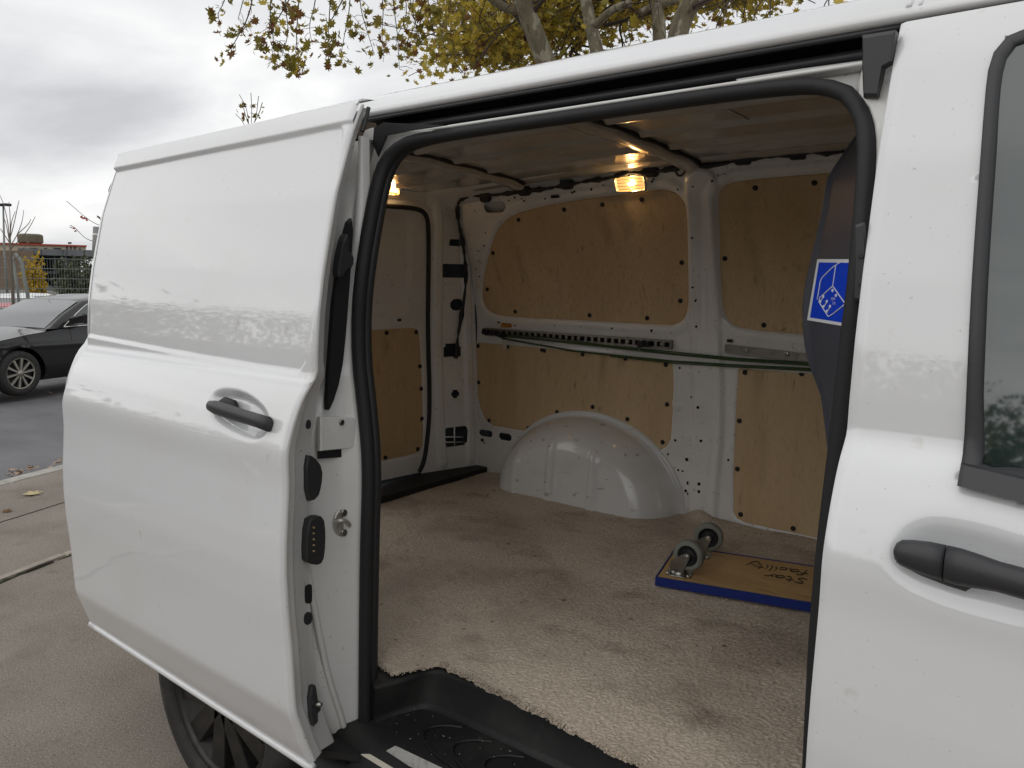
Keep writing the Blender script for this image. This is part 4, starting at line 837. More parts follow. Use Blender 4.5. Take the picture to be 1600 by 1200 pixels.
# furniture dolly lying wheels up
D0 = on(1025, 903, 2, .575); D1 = on(1270, 944, 2, .575); ux = D1-D0; ux[2] = 0; ux /= np.linalg.norm(ux); vx = np.array([-ux[1], ux[0], 0]); zt = .578
DL = thing('furniture_dolly', tuple(D0*[1, 1, 0]+[0, 0, .548]), 'upturned plywood dolly with blue edges and grey castors on the carpet', 'dolly')
def dl(u_, v_, h=0.0): return np.array([D0[0], D0[1], zt])+ux*u_+vx*v_+np.array([0, 0, h])
V, F = slab([dl(.003, .003, -.026), dl(.60, .003, -.026), dl(.60, .322, -.026), dl(.003, .322, -.026)], (0, 0, .0255), .0015); obj('board', V, F, MT['board'], DL, smooth=False)
for q in ([(0, 0), (.603, 0)], [(0, .325), (.603, .325)], [(0, 0), (0, .325)], [(.603, 0), (.603, .325)]):
    a, b = np.array(q[0]), np.array(q[1]); c_ = (a+b)/2; l_ = np.linalg.norm(b-a); d_ = (b-a)/l_
    R = np.stack([ux*d_[0]+vx*d_[1], vx*d_[0]-ux*d_[1], [0, 0, 1]], 1); V, F = box(dl(c_[0], c_[1], -.013), (l_+(.004 if abs(d_[0]) > .5 else -.004), .0045, .029), R); obj('edge_strip', V, F, MT['blue_edge'], DL, smooth=False)
def caster(u_, v_, yaw):
    o = bpy.data.objects.new('castor', None); o.location = Vector(dl(u_, v_))-wloc(DL); link(o, DL)
    q = [(-.042, -.034), (.042, -.034), (.042, .034), (-.042, .034)]; V, F = slab([dl(u_+a, v_+b, .001) for a, b in chaikin(q, 1)], (0, 0, .003), .001); obj('base_plate', V, F, MT['steel'], o, smooth=False)
    for a, b in ((-.033, -.026), (.033, -.026), (.033, .026), (-.033, .026)): disc('bolt', dl(u_+a, v_+b, .004), (0, 0, 1), .0055, .005, MT['chrome'], o, 8, mound=.003)
    V, F = lathe([(.030, .004), (.030, .010), (.024, .018), (.001, .018)], dl(u_, v_), (0, 0, 1), 20); obj('swivel', V, F, MT['steel'], o)
    d = ux*math.cos(yaw)+vx*math.sin(yaw); s_ = np.cross([0, 0, 1.0], d); b0 = dl(u_, v_, .0); W = b0+d*.030+np.array([0, 0, .070])
    for sg in (-1, 1):
        q = [b0-d*.026+[0, 0, .016], b0+d*.024+[0, 0, .016], b0+d*.026+[0, 0, .03], W+d*.012+[0, 0, .0], W+d*.008+[0, 0, .010], W-d*.002+[0, 0, .012], W-d*.012+[0, 0, .006], b0-d*.024+[0, 0, .045]]
        V, F = slab([p+s_*sg*.0195 for p in q], s_*sg*.003, .001); obj('fork', V, F, MT['steel'], o, smooth=False)
        disc('axle_nut', W+s_*sg*.0225, s_*sg, .0075, .005, MT['chrome'], o, 8)
    V, F = lathe([(.034, -.014), (.045, -.0155), (.0485, -.011), (.050, -.004), (.050, .004), (.0485, .011), (.045, .0155), (.034, .014)], W, s_, 36); obj('tyre', V, F, MT['grey_tyre'], o)
    V, F = lathe([(.0345, -.013), (.032, -.0125), (.028, -.006), (.012, -.006), (.010, -.015), (.001, -.015), (.001, .015), (.010, .015), (.012, .006), (.028, .006), (.032, .0125), (.0345, .013)], W, s_, 30); obj('wheel_core', V, F, MT['black'], o)
caster(.062, .060, math.radians(-12)); caster(.088, .262, math.radians(4)); caster(.54, .060, math.radians(40)); caster(.54, .262, math.radians(150))
mb = MB()
def zt7(x, y): return (1000+x/5.0, 760+y/5.0)
PEN = {'S': (1.1, [[(.9, 1.6), (.5, 1.9), (.1, 1.6), (.3, 1.1), (.7, .8), (.8, .3), (.4, 0), (0, .3)]]), 't': (.8, [[(.3, 1.8), (.25, .3), (.5, 0), (.7, .2)], [(-.05, 1.1), (.7, 1.15)]]), 'a': (1.1, [[(.8, .9), (.4, 1.0), (.05, .6), (.15, .1), (.5, 0), (.8, .5), (.8, .95), (.8, .2), (1.05, 0)]]), 'r': (.8, [[(0, 1), (.1, 0), (.15, .6), (.4, 1), (.7, .95)]]), 'f': (.75, [[(.85, 1.7), (.5, 1.9), (.3, 1.5), (.25, -.3)], [(-.05, 1), (.65, 1.05)]]), 'c': (.9, [[(.7, .85), (.4, 1), (.05, .6), (.15, .1), (.5, 0), (.75, .2)]]), 'i': (.42, [[(.1, 1), (.12, .2), (.3, 0)], [(.1, 1.4), (.15, 1.5)]]), 'l': (.42, [[(.12, 1.9), (.1, .2), (.3, 0)]]), 'y': (1.0, [[(0, 1), (.15, .4), (.5, .4)], [(.75, 1), (.6, -.3), (.2, -.8), (-.15, -.6)]])}
for word, (px, py) in (('Star', (1262, 905)), ('facility', (1264, 893))):
    o_ = on(px, py, 2, zt+.0004); adv = 0.0
    for ch in word:
        wd_, strokes = PEN[ch]; jit = random.uniform(-.08, .08)
        for q in strokes:
            V, F = tube([o_-ux*((adv+x+.12*y)*.034)-vx*((y+jit)*.026) for x, y in chaikin(np.array(q, float), 2, False)], .0019, 5); mb.add(V, F)
        adv += wd_
mb.build('handwriting', MT['ink'], DL)
# green ratchet strap looped between the rails
SG = thing('lashing_strap', tuple(far(785, 524)+np.array([0, -.03, 0])), 'green lashing strap stretched along the wall rail above the plywood', 'strap')
def ribbon(pts, wd, off, name):
    P = resample(np.array(pts, float), 40); W = np.array([far(px, py)+np.array([0, off, 0]) for px, py in P]); rows = []
    for i, p in enumerate(W):
        y_ = p[1]; rows.append([p+np.array([0, -.0015, wd/2]), p+np.array([0, -.004, 0]), p+np.array([0, -.0015, -wd/2]), p+np.array([0, .0015, -wd/2]), p+np.array([0, .0015, wd/2]), p+np.array([0, -.0015, wd/2])])
    V, F = loft(rows); return obj(name, V, F, MT['green'], SG)
ribbon([(790, 524), (900, 535), (1060, 552.5), (1150, 561), (1259, 568), (1340, 575)], .0085, -.034, 'webbing'); ribbon([(793, 528), (841, 536.5), (904, 547.5), (1000, 557.5), (1060, 563.5), (1150, 569), (1263, 574.5), (1340, 579)], .0085, -.042, 'webbing')
ribbon([(790, 521), (860, 526.5), (950, 539), (1060, 549.5), (1150, 558.5), (1259, 565), (1340, 571)], .005, -.030, 'webbing'); ribbon([(960, 556), (1060, 566.5), (1150, 572), (1263, 577.5), (1340, 582)], .004, -.038, 'webbing')
for px, py, sx_, sz_ in ((766, 518, .030, .026), (778, 519, .034, .022), (789, 522, .030, .026), (796, 524, .016, .018), (1009, 537, .034, .026), (1019, 537, .020, .022)):
    p = far(px, py)+np.array([0, -.034, 0]); a = random.uniform(-.3, .3); R = [[math.cos(a), 0, -math.sin(a)], [0, 1, 0], [math.sin(a), 0, math.cos(a)]]
    V, F = slab(np.array(box(p, (sx_, 0, sz_), R)[0])[[0, 4, 5, 1]], (0, -.018, 0), .004); obj('buckle', V, F, MT['black'], SG, smooth=False)
V, F = tube(chaikin([far(px, py)+np.array([0, -.045, 0]) for px, py in [(1012, 534), (1008, 541), (1006, 546), (1010, 548)]], 1, False), .003, 6); obj('hook', V, F, MT['steel'], SG)
A = [far(px, py)+np.array([0, -.038, 0]) for px, py in [(793, 527), (799.5, 527.5), (799.5, 544.5), (793.5, 544)]]; V, F = slab(A, (0, -.001, 0), .0003); obj('care_tag', V, F, MT['tag'], SG, smooth=False)

# ================================================================== ACROSS THE STREET
def car(name, loc, rz, label, paint, cat='car', group=None, hs=1.0, detail=True, rimm=None, est=False):
    """passenger car: x forward, y left, z up; built at its own origin"""
    T = thing(name, loc, label, cat, group, rz)
    zt = lambda x: np.interp(x, [-2.5, -2.42, -2.2, -1.0, 0.2, .75, 1.3, 1.9, 2.2, 2.36, 2.42], [.80, .97, 1.01, 1.00, .965, .945, .89, .80, .72, .62, .50])*hs
    hw = lambda x: .925-.10*np.clip(np.abs(x)/2.4, 0, 1)**4-.16*np.clip((np.abs(x)-2.0)/.42, 0, 1)**2
    f1, f2 = 1.48, -1.48; ar = .385
    def side(sg):
        def mp(x, v):
            z = .20+(zt(x)-.20)*v; y = hw(x)*(1-.055*np.clip((.42-z)/.22, 0, 1)**2-.075*np.clip((z-.62)/.38, 0, 1)**2)
            y = y+.012*ss(.05, .0, np.abs(z-.70*hs-.02*x)); return x, sg*y, z
        n = []
        return mp
    for sg in (1, -1):
        mp = side(sg)
        holes = [lambda u, v, a=a: np.hypot(u-a, (.20+(zt(u)-.20)*v)-.335)-ar for a in (f1, f2)]
        nu_ = 100 if detail else 40
        u, v = np.meshgrid(np.linspace(-2.46, 2.40, nu_), np.linspace(0, 1, 22 if detail else 10), indexing='ij'); nv_ = u.shape[1]; u = u.ravel(); v = v.ravel()
        V = np.stack(mp(u, v), 1)
        F = np.array(gridF(nu_, nv_)); dd = np.minimum(np.hypot(V[:, 0]-f1, V[:, 2]-.335), np.hypot(V[:, 0]-f2, V[:, 2]-.335))-ar
        for a in (f1, f2):
            d = np.hypot(V[:, 0]-a, V[:, 2]-.335); k = np.abs(d-ar) < .03; sc_ = np.where(k, ar/np.maximum(d, .01), 1); V[:, 0] = a+(V[:, 0]-a)*sc_; V[:, 2] = .335+(V[:, 2]-.335)*sc_
        F = F[dd[F].mean(1) > -.004]; used = np.unique(F); mpx = np.full(len(V), -1); mpx[used] = np.arange(len(used))
        obj('body_side', V[used], mpx[F], paint, T, local=True)
    rows = []
    for x in np.concatenate([np.linspace(-2.46, 2.40, 50)]):
        h = hw(x)*.925; z = zt(x); rows.append([(x, y*h, z+.045*(1-abs(y)**2.2)*(1 if x > .6 or x < -1.9 else .3)) for y in np.linspace(-1, 1, 13)])
    V, F = loft(rows); obj('bonnet', V, F, paint, T, local=True)
    for xe in (2.40, -2.46):
        h = hw(xe); V, F = loft([[(xe+(.05 if xe > 0 else -.05)*math.sin(t*3.1), y*h, .2+(float(zt(xe))-.2)*t) for y in np.linspace(-1, 1, 9)] for t in np.linspace(0, 1, 6)]); obj('bumper', V, F, paint, T, local=True)
    zr = 1.46*hs; rear_top = -1.15 if not est else -1.9; rear_bot = -1.95 if not est else -2.25
    X = [.98, .55, .08, -.5, rear_top, (rear_top+rear_bot)/2, rear_bot]; ZT = [.93*hs, 1.17*hs, 1.385*hs, zr, 1.40*hs, 1.2*hs, 1.0*hs]
    rows = []
    for x in np.linspace(.98, rear_bot, 34):
        z1 = np.interp(x, X[::-1], ZT[::-1]); z0 = .955*hs; t = np.clip((z1-z0)/(zr-z0), 0, 1); yb = .835; yt = .835-.215*t
        rows.append([(x, -yb, z0), (x, -(yb+yt)/2-.018*t, z0+(z1-z0)*.5), (x, -yt, z0+(z1-z0)*.90), (x, -yt+.06*t, z0+(z1-z0)*.97), (x, -.3, z1), (x, 0, z1+.006), (x, .3, z1), (x, yt-.06*t, z0+(z1-z0)*.97), (x, yt, z0+(z1-z0)*.90), (x, (yb+yt)/2+.018*t, z0+(z1-z0)*.5), (x, yb, z0)])
    V, F = loft(rows); obj('cabin', V, F, paint, T, local=True)
    def gy(z): t = np.clip((z-.955*hs)/(zr-.955*hs), 0, 1); return .835-.205*t+.014*np.sin(t*3.14)
    sw_ = [[(.62, .985), (.52, 1.05), (.30, 1.19), (.02, 1.325), (-.42, 1.375), (-.46, 1.0)], [(-.52, 1.0), (-.50, 1.375), (-.95, 1.365), (-1.25, 1.30), (-1.58, 1.13), (-1.60, 1.03)]]
    for sg in (1, -1):
        for q in sw_:
            q = [(x, z*hs) for x, z in q]; P = [(x, sg*(gy(z)+.006), z) for x, z in chaikin(q, 1)]; V, F = slab(P, (0, sg*.004, 0), .002); obj('window', V, F, MT['autoglass'], T, smooth=False, local=True)
        if detail:
            q = [(.66, .975), (.54, 1.055), (.30, 1.205), (.02, 1.342), (-.42, 1.392), (-.95, 1.382), (-1.28, 1.31), (-1.62, 1.13), (-1.64, 1.015), (-.5, .985), (.66, .972)]; V, F = tube(chaikin([(x, sg*(gy(z*hs)+.010), z*hs) for x, z in q], 1, False), .010, 6); obj('window_trim', V, F, MT['chrome'], T, local=True)
            V, F = slab([(.58, sg*.86, 1.0), (.40, sg*.86, 1.0), (.36, sg*.90, 1.01), (.38, sg*1.06, 1.03), (.45, sg*1.09, 1.06), (.52, sg*1.07, 1.05)], (0, 0, .13), .03); obj('mirror', V, F, paint, T, smooth=False, local=True)
            V, F = slab([(.98, sg*.905, .735), (.72, sg*.91, .725), (.74, sg*.91, .70), (.96, sg*.908, .712)], (0, sg*.012, 0), .004); obj('side_vent', V, F, MT['chrome'], T, smooth=False, local=True)
            for xd in (.62, -.48):
                V, F = tube([(xd-.02*math.sin(t*2), sg*(float(hw(xd))*(1-.055*max(0, min(1, (.42-z)/.22))**2-.075*max(0, min(1, (z-.62)/.38))**2)+.001), z) for t, z in zip(np.linspace(0, 1, 12), np.linspace(.27, .94, 12))], .004, 5); obj('door_gap', V, F, MT['black'], T, local=True)
            V, F = slab([(.05, sg*.905, .83), (-.22, sg*.905, .83), (-.22, sg*.905, .80), (.05, sg*.905, .80)], (0, sg*.03, 0), .008); obj('door_handle', V, F, paint, T, smooth=False, local=True)
    def pane(x0, x1, nm):
        rows = []
        for x in np.linspace(x0, x1, 8):
            z1 = float(np.interp(x, X[::-1], ZT[::-1])); t = max(0, min(1, (z1-.955*hs)/(zr-.955*hs))); yw = (.835-.215*t)-.085
            rows.append([(x+(.008 if nm == 'windscreen' else -.008), y*yw, z1+.010-.008*abs(y)**3) for y in np.linspace(-1, 1, 9)])
        V, F = loft(rows); obj(nm, V, F, MT['autoglass'], T, local=True)
    pane(.92, .13, 'windscreen'); pane(rear_bot+.08, rear_top-.06, 'rear_window')
    V, F = box((0, 0, .30), (4.4, 1.5, .24)); obj('underbody', V, F, MT['black'], T, smooth=False, local=True)
    for a in (f1, f2):
        for sg in (1, -1):
            W = wheel_local((a, sg*.80, .335), .335, .10, (0, sg, 0), rimm or MT['rim_light'], 10 if detail else 5, T, detail)
    for sg in (1, -1):
        V, F = slab([(2.28, sg*.60, .62), (2.30, sg*.78, .64), (2.10, sg*.86, .72), (2.12, sg*.62, .73)], (.06, 0, -.02), .01); obj('headlight', V, F, MT['chrome'], T, smooth=False, local=True)
    return T
def wheel_local(c, R, wd, ax, rimm, spokes, parent, detail):
    o = bpy.data.objects.new('wheel', None); o.location = c; link(o, parent); ax = np.array(ax, float); z3 = np.zeros(3)
    V, F = lathe([(R*.66, -wd), (R*.97, -wd), (R, -wd*.5), (R, .4*wd), (R*.95, .95*wd), (R*.80, wd), (R*.68, .9*wd)], z3, ax, 30 if detail else 16); obj('tyre', V, F, MT['tyre'], o, local=True)
    V, F = lathe([(R*.70, .86*wd), (R*.67, .92*wd), (R*.64, .8*wd)], z3, ax, 30 if detail else 16); obj('rim', V, F, rimm, o, local=True)
    V, F = lathe([(R*.67, .3*wd), (.001, .3*wd)], z3, ax, 24 if detail else 12); obj('brake', V, F, MT['black'], o, local=True)
    if detail:
        t1 = np.cross([0, 0, 1.0], ax); t1 /= np.linalg.norm(t1); t2 = np.cross(ax, t1)
        for k in range(spokes):
            a = 2*math.pi*k/spokes+.15; d = math.cos(a)*t1+math.sin(a)*t2; e_ = np.cross(ax, d)
            q = [d*R*.10+e_*R*.035, d*R*.66+e_*R*.055, d*R*.66-e_*R*.055, d*R*.10-e_*R*.035]; V, F = slab([p+ax*.55*wd for p in q], ax*.3*wd, .004); obj('spoke', V, F, rimm, o, smooth=False, local=True)
        V, F = lathe([(R*.15, .5*wd), (R*.14, .9*wd), (.001, .95*wd)], z3, ax, 16); obj('hub', V, F, rimm, o, local=True)
    else:
        for k in range(5):
            a = 2*math.pi*k/5; V, F = box(np.array([math.cos(a), 0, math.sin(a)])*R*.36+ax*.8*wd, (R*.62, .02, R*.14), [[math.cos(a), 0, -math.sin(a)], [0, 1, 0], [math.sin(a), 0, math.cos(a)]]); obj('spoke', V, F, rimm, o, smooth=False, local=True)
    return o
hd = -ST; rzc = math.atan2(hd[1], hd[0]); Wp = at(26, 583, 11.3)
left = np.array([-hd[1], hd[0], 0]); cc = Wp-hd*1.48-left*.80; 
car('saloon_car', (cc[0], cc[1], Wp[2]-.335), rzc, 'black saloon car with silver spoked wheels parked across the street', MT['darkpaint'])
# leaves lying on the ground
LEAF = [(0, -.55), (.10, -.18), (.42, -.30), (.30, -.02), (.55, .18), (.24, .22), (.22, .52), (0, .40), (-.22, .52), (-.24, .22), (-.55, .18), (-.30, -.02), (-.42, -.30), (-.10, -.18)]
def ground_leaf(c, s_, a, m, label, tilt=.25):
    V = [(0, 0, 0)]+[(x*s_, y*s_, s_*tilt*(x*x+y*y)*random.uniform(.3, 1.6)) for x, y in LEAF]; ca, sa = math.cos(a), math.sin(a)
    V = np.array([(c[0]+x*ca-y*sa, c[1]+x*sa+y*ca, c[2]+z+.006) for x, y, z in V]); n = len(LEAF)
    return obj('fallen_leaf', V, [(0, 1+i, 1+(i+1) % n) for i in range(n)], m, label=label, cat='leaf', group='leaves fallen on the street')
g0 = on(52, 773, 2, 0); ground_leaf(g0, .13, 2.0, MT['paleleaf'], 'single pale yellow leaf lying on the pavement near the kerb')
g0 = on(10, 800, 2, 0); ground_leaf(g0, .07, .4, MT['leafC'], 'small brown curled leaf on the pavement left of the pale leaf')
g0 = on(60, 888, 2, 0.0); V, F = tube([g0+ST*(-.07)+[0, 0, .008], g0+[0, 0, .012], g0+ST*.09+[0, 0, .008]], .005, 6); obj('fallen_twig', V, F, MT['twig'], label='short brown twig lying beside the mossy path edging', cat='twig')
def pile(px, py, zroad, n, spread, label):
    o = thing('leaf_drift', tuple(on(px, py, 2, zroad)), label, 'leaf pile', 'drifts of dead leaves'); c = np.array(o.location); mb = MB()
    for _ in range(n):
        s_ = random.uniform(.04, .085); a = random.uniform(0, 6.3); p = c+ST*random.gauss(0, spread)+NO*random.gauss(0, .035); p[2] = zroad+.012+random.uniform(0, .03); ca, sa = math.cos(a), math.sin(a); tl = random.uniform(-.9, .9)
        V = [(0, 0, 0)]+[(x*s_, y*s_, s_*.5*(x*x+y*y)+x*s_*tl) for x, y in LEAF]; m = len(LEAF)
        mb.add([(p[0]+x*ca-y*sa, p[1]+x*sa+y*ca, p[2]+z) for x, y, z in V], [(0, 1+i, 1+(i+1) % m) for i in range(m)])
    mb.build('leaves', MT['deadleaf'], o, kind='stuff', smooth=False)
pile(24, 743, -.10, 22, .09, 'drift of dead pinkish leaves lying in the gutter by the kerb'); pile(97, 727, -.10, 8, .07, 'few dead leaves in the gutter at the edge of the sliding door')
for px, py, n_, lb_ in ((52, 613, 10, 'dead leaves gathered behind the front wheel of the black car'), (12, 623, 7, 'dead leaves lying in front of the wheel of the black car'), (95, 616, 3, 'scattered dead leaves on the road beneath the black car door')):
    d = 5.0; q = on(px, py, 2, -.33); pile(px, py, road_z(float((q-KP)@NO)), n_, .17, lb_)
# mesh fence
f0, f1_ = at(-60, 404, 15.2), at(230, 404, 16.8); fdir = f1_-f0; fdir[2] = 0; FL = np.linalg.norm(fdir); fdir /= FL; ztop = at(40, 404, 16)[2]; zg = -.66
FE = thing('mesh_fence', tuple(f0*[1, 1, 0]+[0, 0, zg]), 'grey double rod mesh fence behind the black car', 'fence')
mb = MB()
for k in range(13):
    z = ztop-.205*k
    if z < zg: break
    V, F = tube([f0*[1, 1, 0]+[0, 0, z], f0*[1, 1, 0]+fdir*FL+[0, 0, z]], .0075, 5); mb.add(V, F)
mb.build('rail_wires', MT['fence'], FE, kind='stuff')
mb = MB(); n = int(FL/.05)
for k in range(n+1):
    b = f0*[1, 1, 0]+fdir*(k*.05); V, F = tube([b+[0, 0, zg], b+[0, 0, ztop+.01]], .0035, 4, cap=False); mb.add(V, F)
mb.build('upright_wires', MT['fence'], FE, kind='stuff')
pb = at(43, 440, 15.7); b = np.array([pb[0], pb[1], 0]); tl = (at(44, 480, 15.7)-at(33, 405, 15.7)); 
for px in (38, 215):
    V, F = tube([at(px+6, 470, 15.6)*[1, 1, 0]+[0, 0, zg], at(px+5, 460, 15.6), at(px-5, 408, 15.6), at(px-14, 396, 15.6)], .036, 6); obj('fence_post', V, F, MT['fence'], FE)
# cars in the lot beyond the fence
LOT = [(8, 462, 24, .25, 'whitecar', 'white estate car parked left behind the fence', True), (62, 458, 26, .5, 'whitecar', 'white hatchback parked behind the fence by the yellow tree', True), (100, 461, 34, .2, 'silver', 'silver car parked behind the fence right of the white hatchback', False), (130, 460, 40, .35, 'darkpaint', 'dark car furthest right in the car park behind the fence', False), (150, 461, 30, .3, 'whitecar', 'white car half hidden by the sliding door edge', False), (6, 474, 18.6, .2, 'redpaint', 'red car behind the mesh fence at the far left', False), (-45, 461, 30, .3, 'silver', 'silver car outside left of the car park view', False)]
for px, py, d, da, mname, lb_, est in LOT:
    p = at(px, py, d); car('parked_car', (p[0], p[1], p[2]-1.46), rzc+da*3, lb_, MT[mname], group='cars in the car park behind the fence', detail=False, est=est)
# trees
def leaves(mb, pts, s0, s1, mi=None, lobed=True):
    for p in pts:
        s_ = random.uniform(s0, s1); a = random.uniform(0, 6.28); b = random.uniform(-1.2, 1.2); c_ = random.uniform(-1.2, 1.2)
        R = np.array(Matrix.Rotation(a, 3, 'Z') @ Matrix.Rotation(b, 3, 'X') @ Matrix.Rotation(c_, 3, 'Y'))
        sh = LEAF if lobed else [(0, -.5), (.3, 0), (0, .5), (-.3, 0)]
        V = np.array([(0, 0, 0.0)]+[(x*s_, y*s_, s_*.4*(x*x+y*y)) for x, y in sh])@R.T+p; n = len(sh)
        mb.add(V, [(0, 1+i, 1+(i+1) % n) for i in range(n)] if lobed else [(1, 2, 3, 4)], random.choices((0, 1, 2), mi or (5, 3, 2))[0])
def grow(mb, p, d, L_, r, depth, tips, spread=.6, droop=0.0):
    n = 5; P = [p]; dd = np.array(d, float); dd /= np.linalg.norm(dd)
    for i in range(n):
        dd = dd+np.array([random.gauss(0, .13), random.gauss(0, .13), random.gauss(0, .10)-droop]); dd /= np.linalg.norm(dd); P.append(P[-1]+dd*L_/n)
    V, F = tube(P, np.linspace(r, r*.55, n+1), 6 if r > .01 else 4, cap=False); mb.add(V, F)
    if depth <= 0: tips += P[2:]; return
    for i in range(2, n+1):
        for _ in range(2 if i == n else 1):
            ax = np.array([random.gauss(0, 1), random.gauss(0, 1), random.gauss(0, .7)]); q = dd+ax*spread; grow(mb, P[i], q, L_*random.uniform(.5, .75), r*.5, depth-1, tips, spread, droop)
    tips += P[3:]
TB = at(1000, 395, 10.5); TB[2] = 0
PT = thing('plane_tree', tuple(TB), 'plane tree with mottled pale limbs and yellowing leaves behind the van roof', 'tree')
limbs = [[(985, 440, 10.5), (930, 300, 10.4), (868, 130, 10.3), (850, 90, 10.2), (833, 45, 10.1), (815, 0, 10), (800, -60, 9.9), (770, -200, 9.8)], [(990, 440, 10.6), (952, 200, 10.7), (932, 75, 10.8), (922, 35, 10.9), (915, 0, 11), (900, -90, 11.2), (880, -260, 11.4)], [(1000, 440, 10.6), (1020, 200, 10.8), (1032, 55, 10.9), (1027, 20, 11), (1020, -15, 11), (1010, -90, 11), (1000, -260, 11.1)], [(1005, 440, 10.4), (1035, 200, 10.3), (1058, 60, 10.2), (1066, 30, 10.2), (1080, 5, 10.1), (1092, -30, 10), (1110, -120, 9.9), (1140, -260, 9.8)]]
V, F = tube([TB+[0, 0, -.1], TB+[0, 0, .8], at(995, 440, 10.5), at(997, 400, 10.5)], [.36, .30, .27, .22], 14); obj('trunk', V, F, MT['bark'], PT)
tips = []; twb = MB()
for i, lm in enumerate(limbs):
    P = chaikin([at(*q) for q in lm], 2, False); V, F = tube(P, np.linspace(.150, .105, len(P))*(1 if i in (0, 3) else .72), 14); obj('limb', V, F, MT['bark'], PT)
    for k in range(len(P)//2, len(P), 3):
        grow(twb, P[k], np.array([random.gauss(0, 1), random.gauss(0, 1), random.uniform(-.1, .8)]), 1.6, .035, 2, tips, .6, .06)
for q in ([(1066, 30, 10.2), (1082, 10, 10), (1100, -12, 9.9)], [(930, 40, 10.8), (955, 15, 10.6), (985, 5, 10.4)], [(815, 20, 10.1), (795, 15, 10), (770, 0, 9.9), (740, -25, 9.8)], [(1000, 20, 11), (1020, 10, 11), (1060, 0, 11)]):
    V, F = tube(chaikin([at(*p) for p in q], 2, False), .055, 8); obj('limb', V, F, MT['bark'], PT)
# drooping twigs that hang into the picture on the left
main = chaikin([at(*q) for q in [(815, -10, 10.1), (740, -60, 9.9), (640, -90, 9.7), (520, -80, 9.5), (400, -50, 9.4), (330, -20, 9.3)]], 2, False)
V, F = tube(main, np.linspace(.06, .012, len(main)), 8); twb.add(V, F)
hang = []
TW = [[(360, -40), (352, 0), (340, 22)], [(392, -45), (380, 0), (372, 30)], [(400, -50), (392, 20), (370, 60), (362, 75)], [(430, -50), (420, 20), (428, 60), (425, 92)], [(450, -50), (445, 10), (452, 50), (440, 88)], [(470, -60), (466, 20), (462, 60), (468, 92), (466, 108)], [(500, -60), (492, 10), (482, 40), (488, 70)], [(520, -60), (515, 20), (512, 60), (520, 88)], [(545, -60), (548, 5), (540, 45), (532, 90)], [(560, -60), (562, 10), (574, 50), (585, 85)], [(590, -60), (600, 10), (596, 50), (600, 88)], [(610, -60), (615, 10), (622, 60), (624, 108)], [(640, -70), (640, 0), (650, 40), (660, 74)], [(670, -70), (668, 10), (676, 40), (684, 78)], [(620, -60), (640, 20), (618, 60)], [(700, -60), (705, 5), (700, 30)], [(480, -50), (440, 20), (410, 70)], [(560, -50), (520, 30), (500, 55)], [(690, -60), (655, 20), (640, 60), (630, 75)]]
for q in TW:
    dpt = random.uniform(8.8, 10); P = chaikin([at(a, b, dpt) for a, b in q], 2, False); V, F = tube(P, np.linspace(.011, .003, len(P)), 4); twb.add(V, F)
    for p in P[len(P)//4:]:
        if random.random() < .38: continue
        c0 = p+np.array([random.gauss(0, .07), random.gauss(0, .10), random.gauss(-.03, .06)]); V, F = tube([p, (p+c0)/2+[0, 0, .02], c0], .003, 4, cap=False); twb.add(V, F)
        for _ in range(random.choice((1, 2, 3, 5, 7))): hang.append(c0+np.array([random.gauss(0, .05), random.gauss(0, .06), random.gauss(-.02, .06)]))
lf = MB(); leaves(lf, hang, .055, .14, (5, 2, 3))
for q in [(690, 30), (700, 70), (720, 95), (745, 70), (780, 60), (720, 20), (760, 20), (800, 80), (850, 40), (880, 50), (900, 30), (870, 10), (960, 30), (990, 15), (985, 35), (1050, 15), (1110, 5), (1180, -10), (740, 108), (790, 100), (830, 60), (760, 95), (700, 112), (950, 55), (905, 60), (815, 100), (875, 75), (1160, 8), (1220, 0), (1000, 0), (1030, 25), (1090, 20), (1130, 15), (1200, 5), (970, 0), (940, 5), (895, 60), (1000, 40), (725, 45), (770, 40), (790, 75), (840, 20)]:
    for rep in range(4):
        c0 = at(q[0]+random.gauss(0, 10), q[1]-random.uniform(0, 14), random.uniform(11.3, 14))
        P = [c0+np.array([random.gauss(0, .5), random.gauss(0, .6), random.uniform(.1, .5)]), c0+np.array([random.gauss(0, .1), random.gauss(0, .1), .12]), c0+np.array([random.gauss(0, .2), random.gauss(0, .2), -.08])]; V, F = tube(chaikin(P, 2, False), .007, 4); twb.add(V, F)
        pts = [c0+np.array([random.gauss(0, .26), random.gauss(0, .28), random.gauss(.12, .17)]) for _ in range(34)]; leaves(lf, pts, .07, .16, (4, 7, 1))
random.shuffle(tips); leaves(lf, [t+np.array([random.gauss(0, .25), random.gauss(0, .25), random.gauss(0, .25)]) for t in tips if (t-CAM)@FW > 10.6 or 600-FPX*((t-CAM)@UP)/((t-CAM)@FW) < -25][:5200], .08, .14, (5, 5, 1))
twb.build('twigs', MT['twig'], PT, kind='stuff'); lf.build('leaves', [MT['leafA'], MT['leafB'], MT['leafC']], PT, kind='stuff', smooth=False)
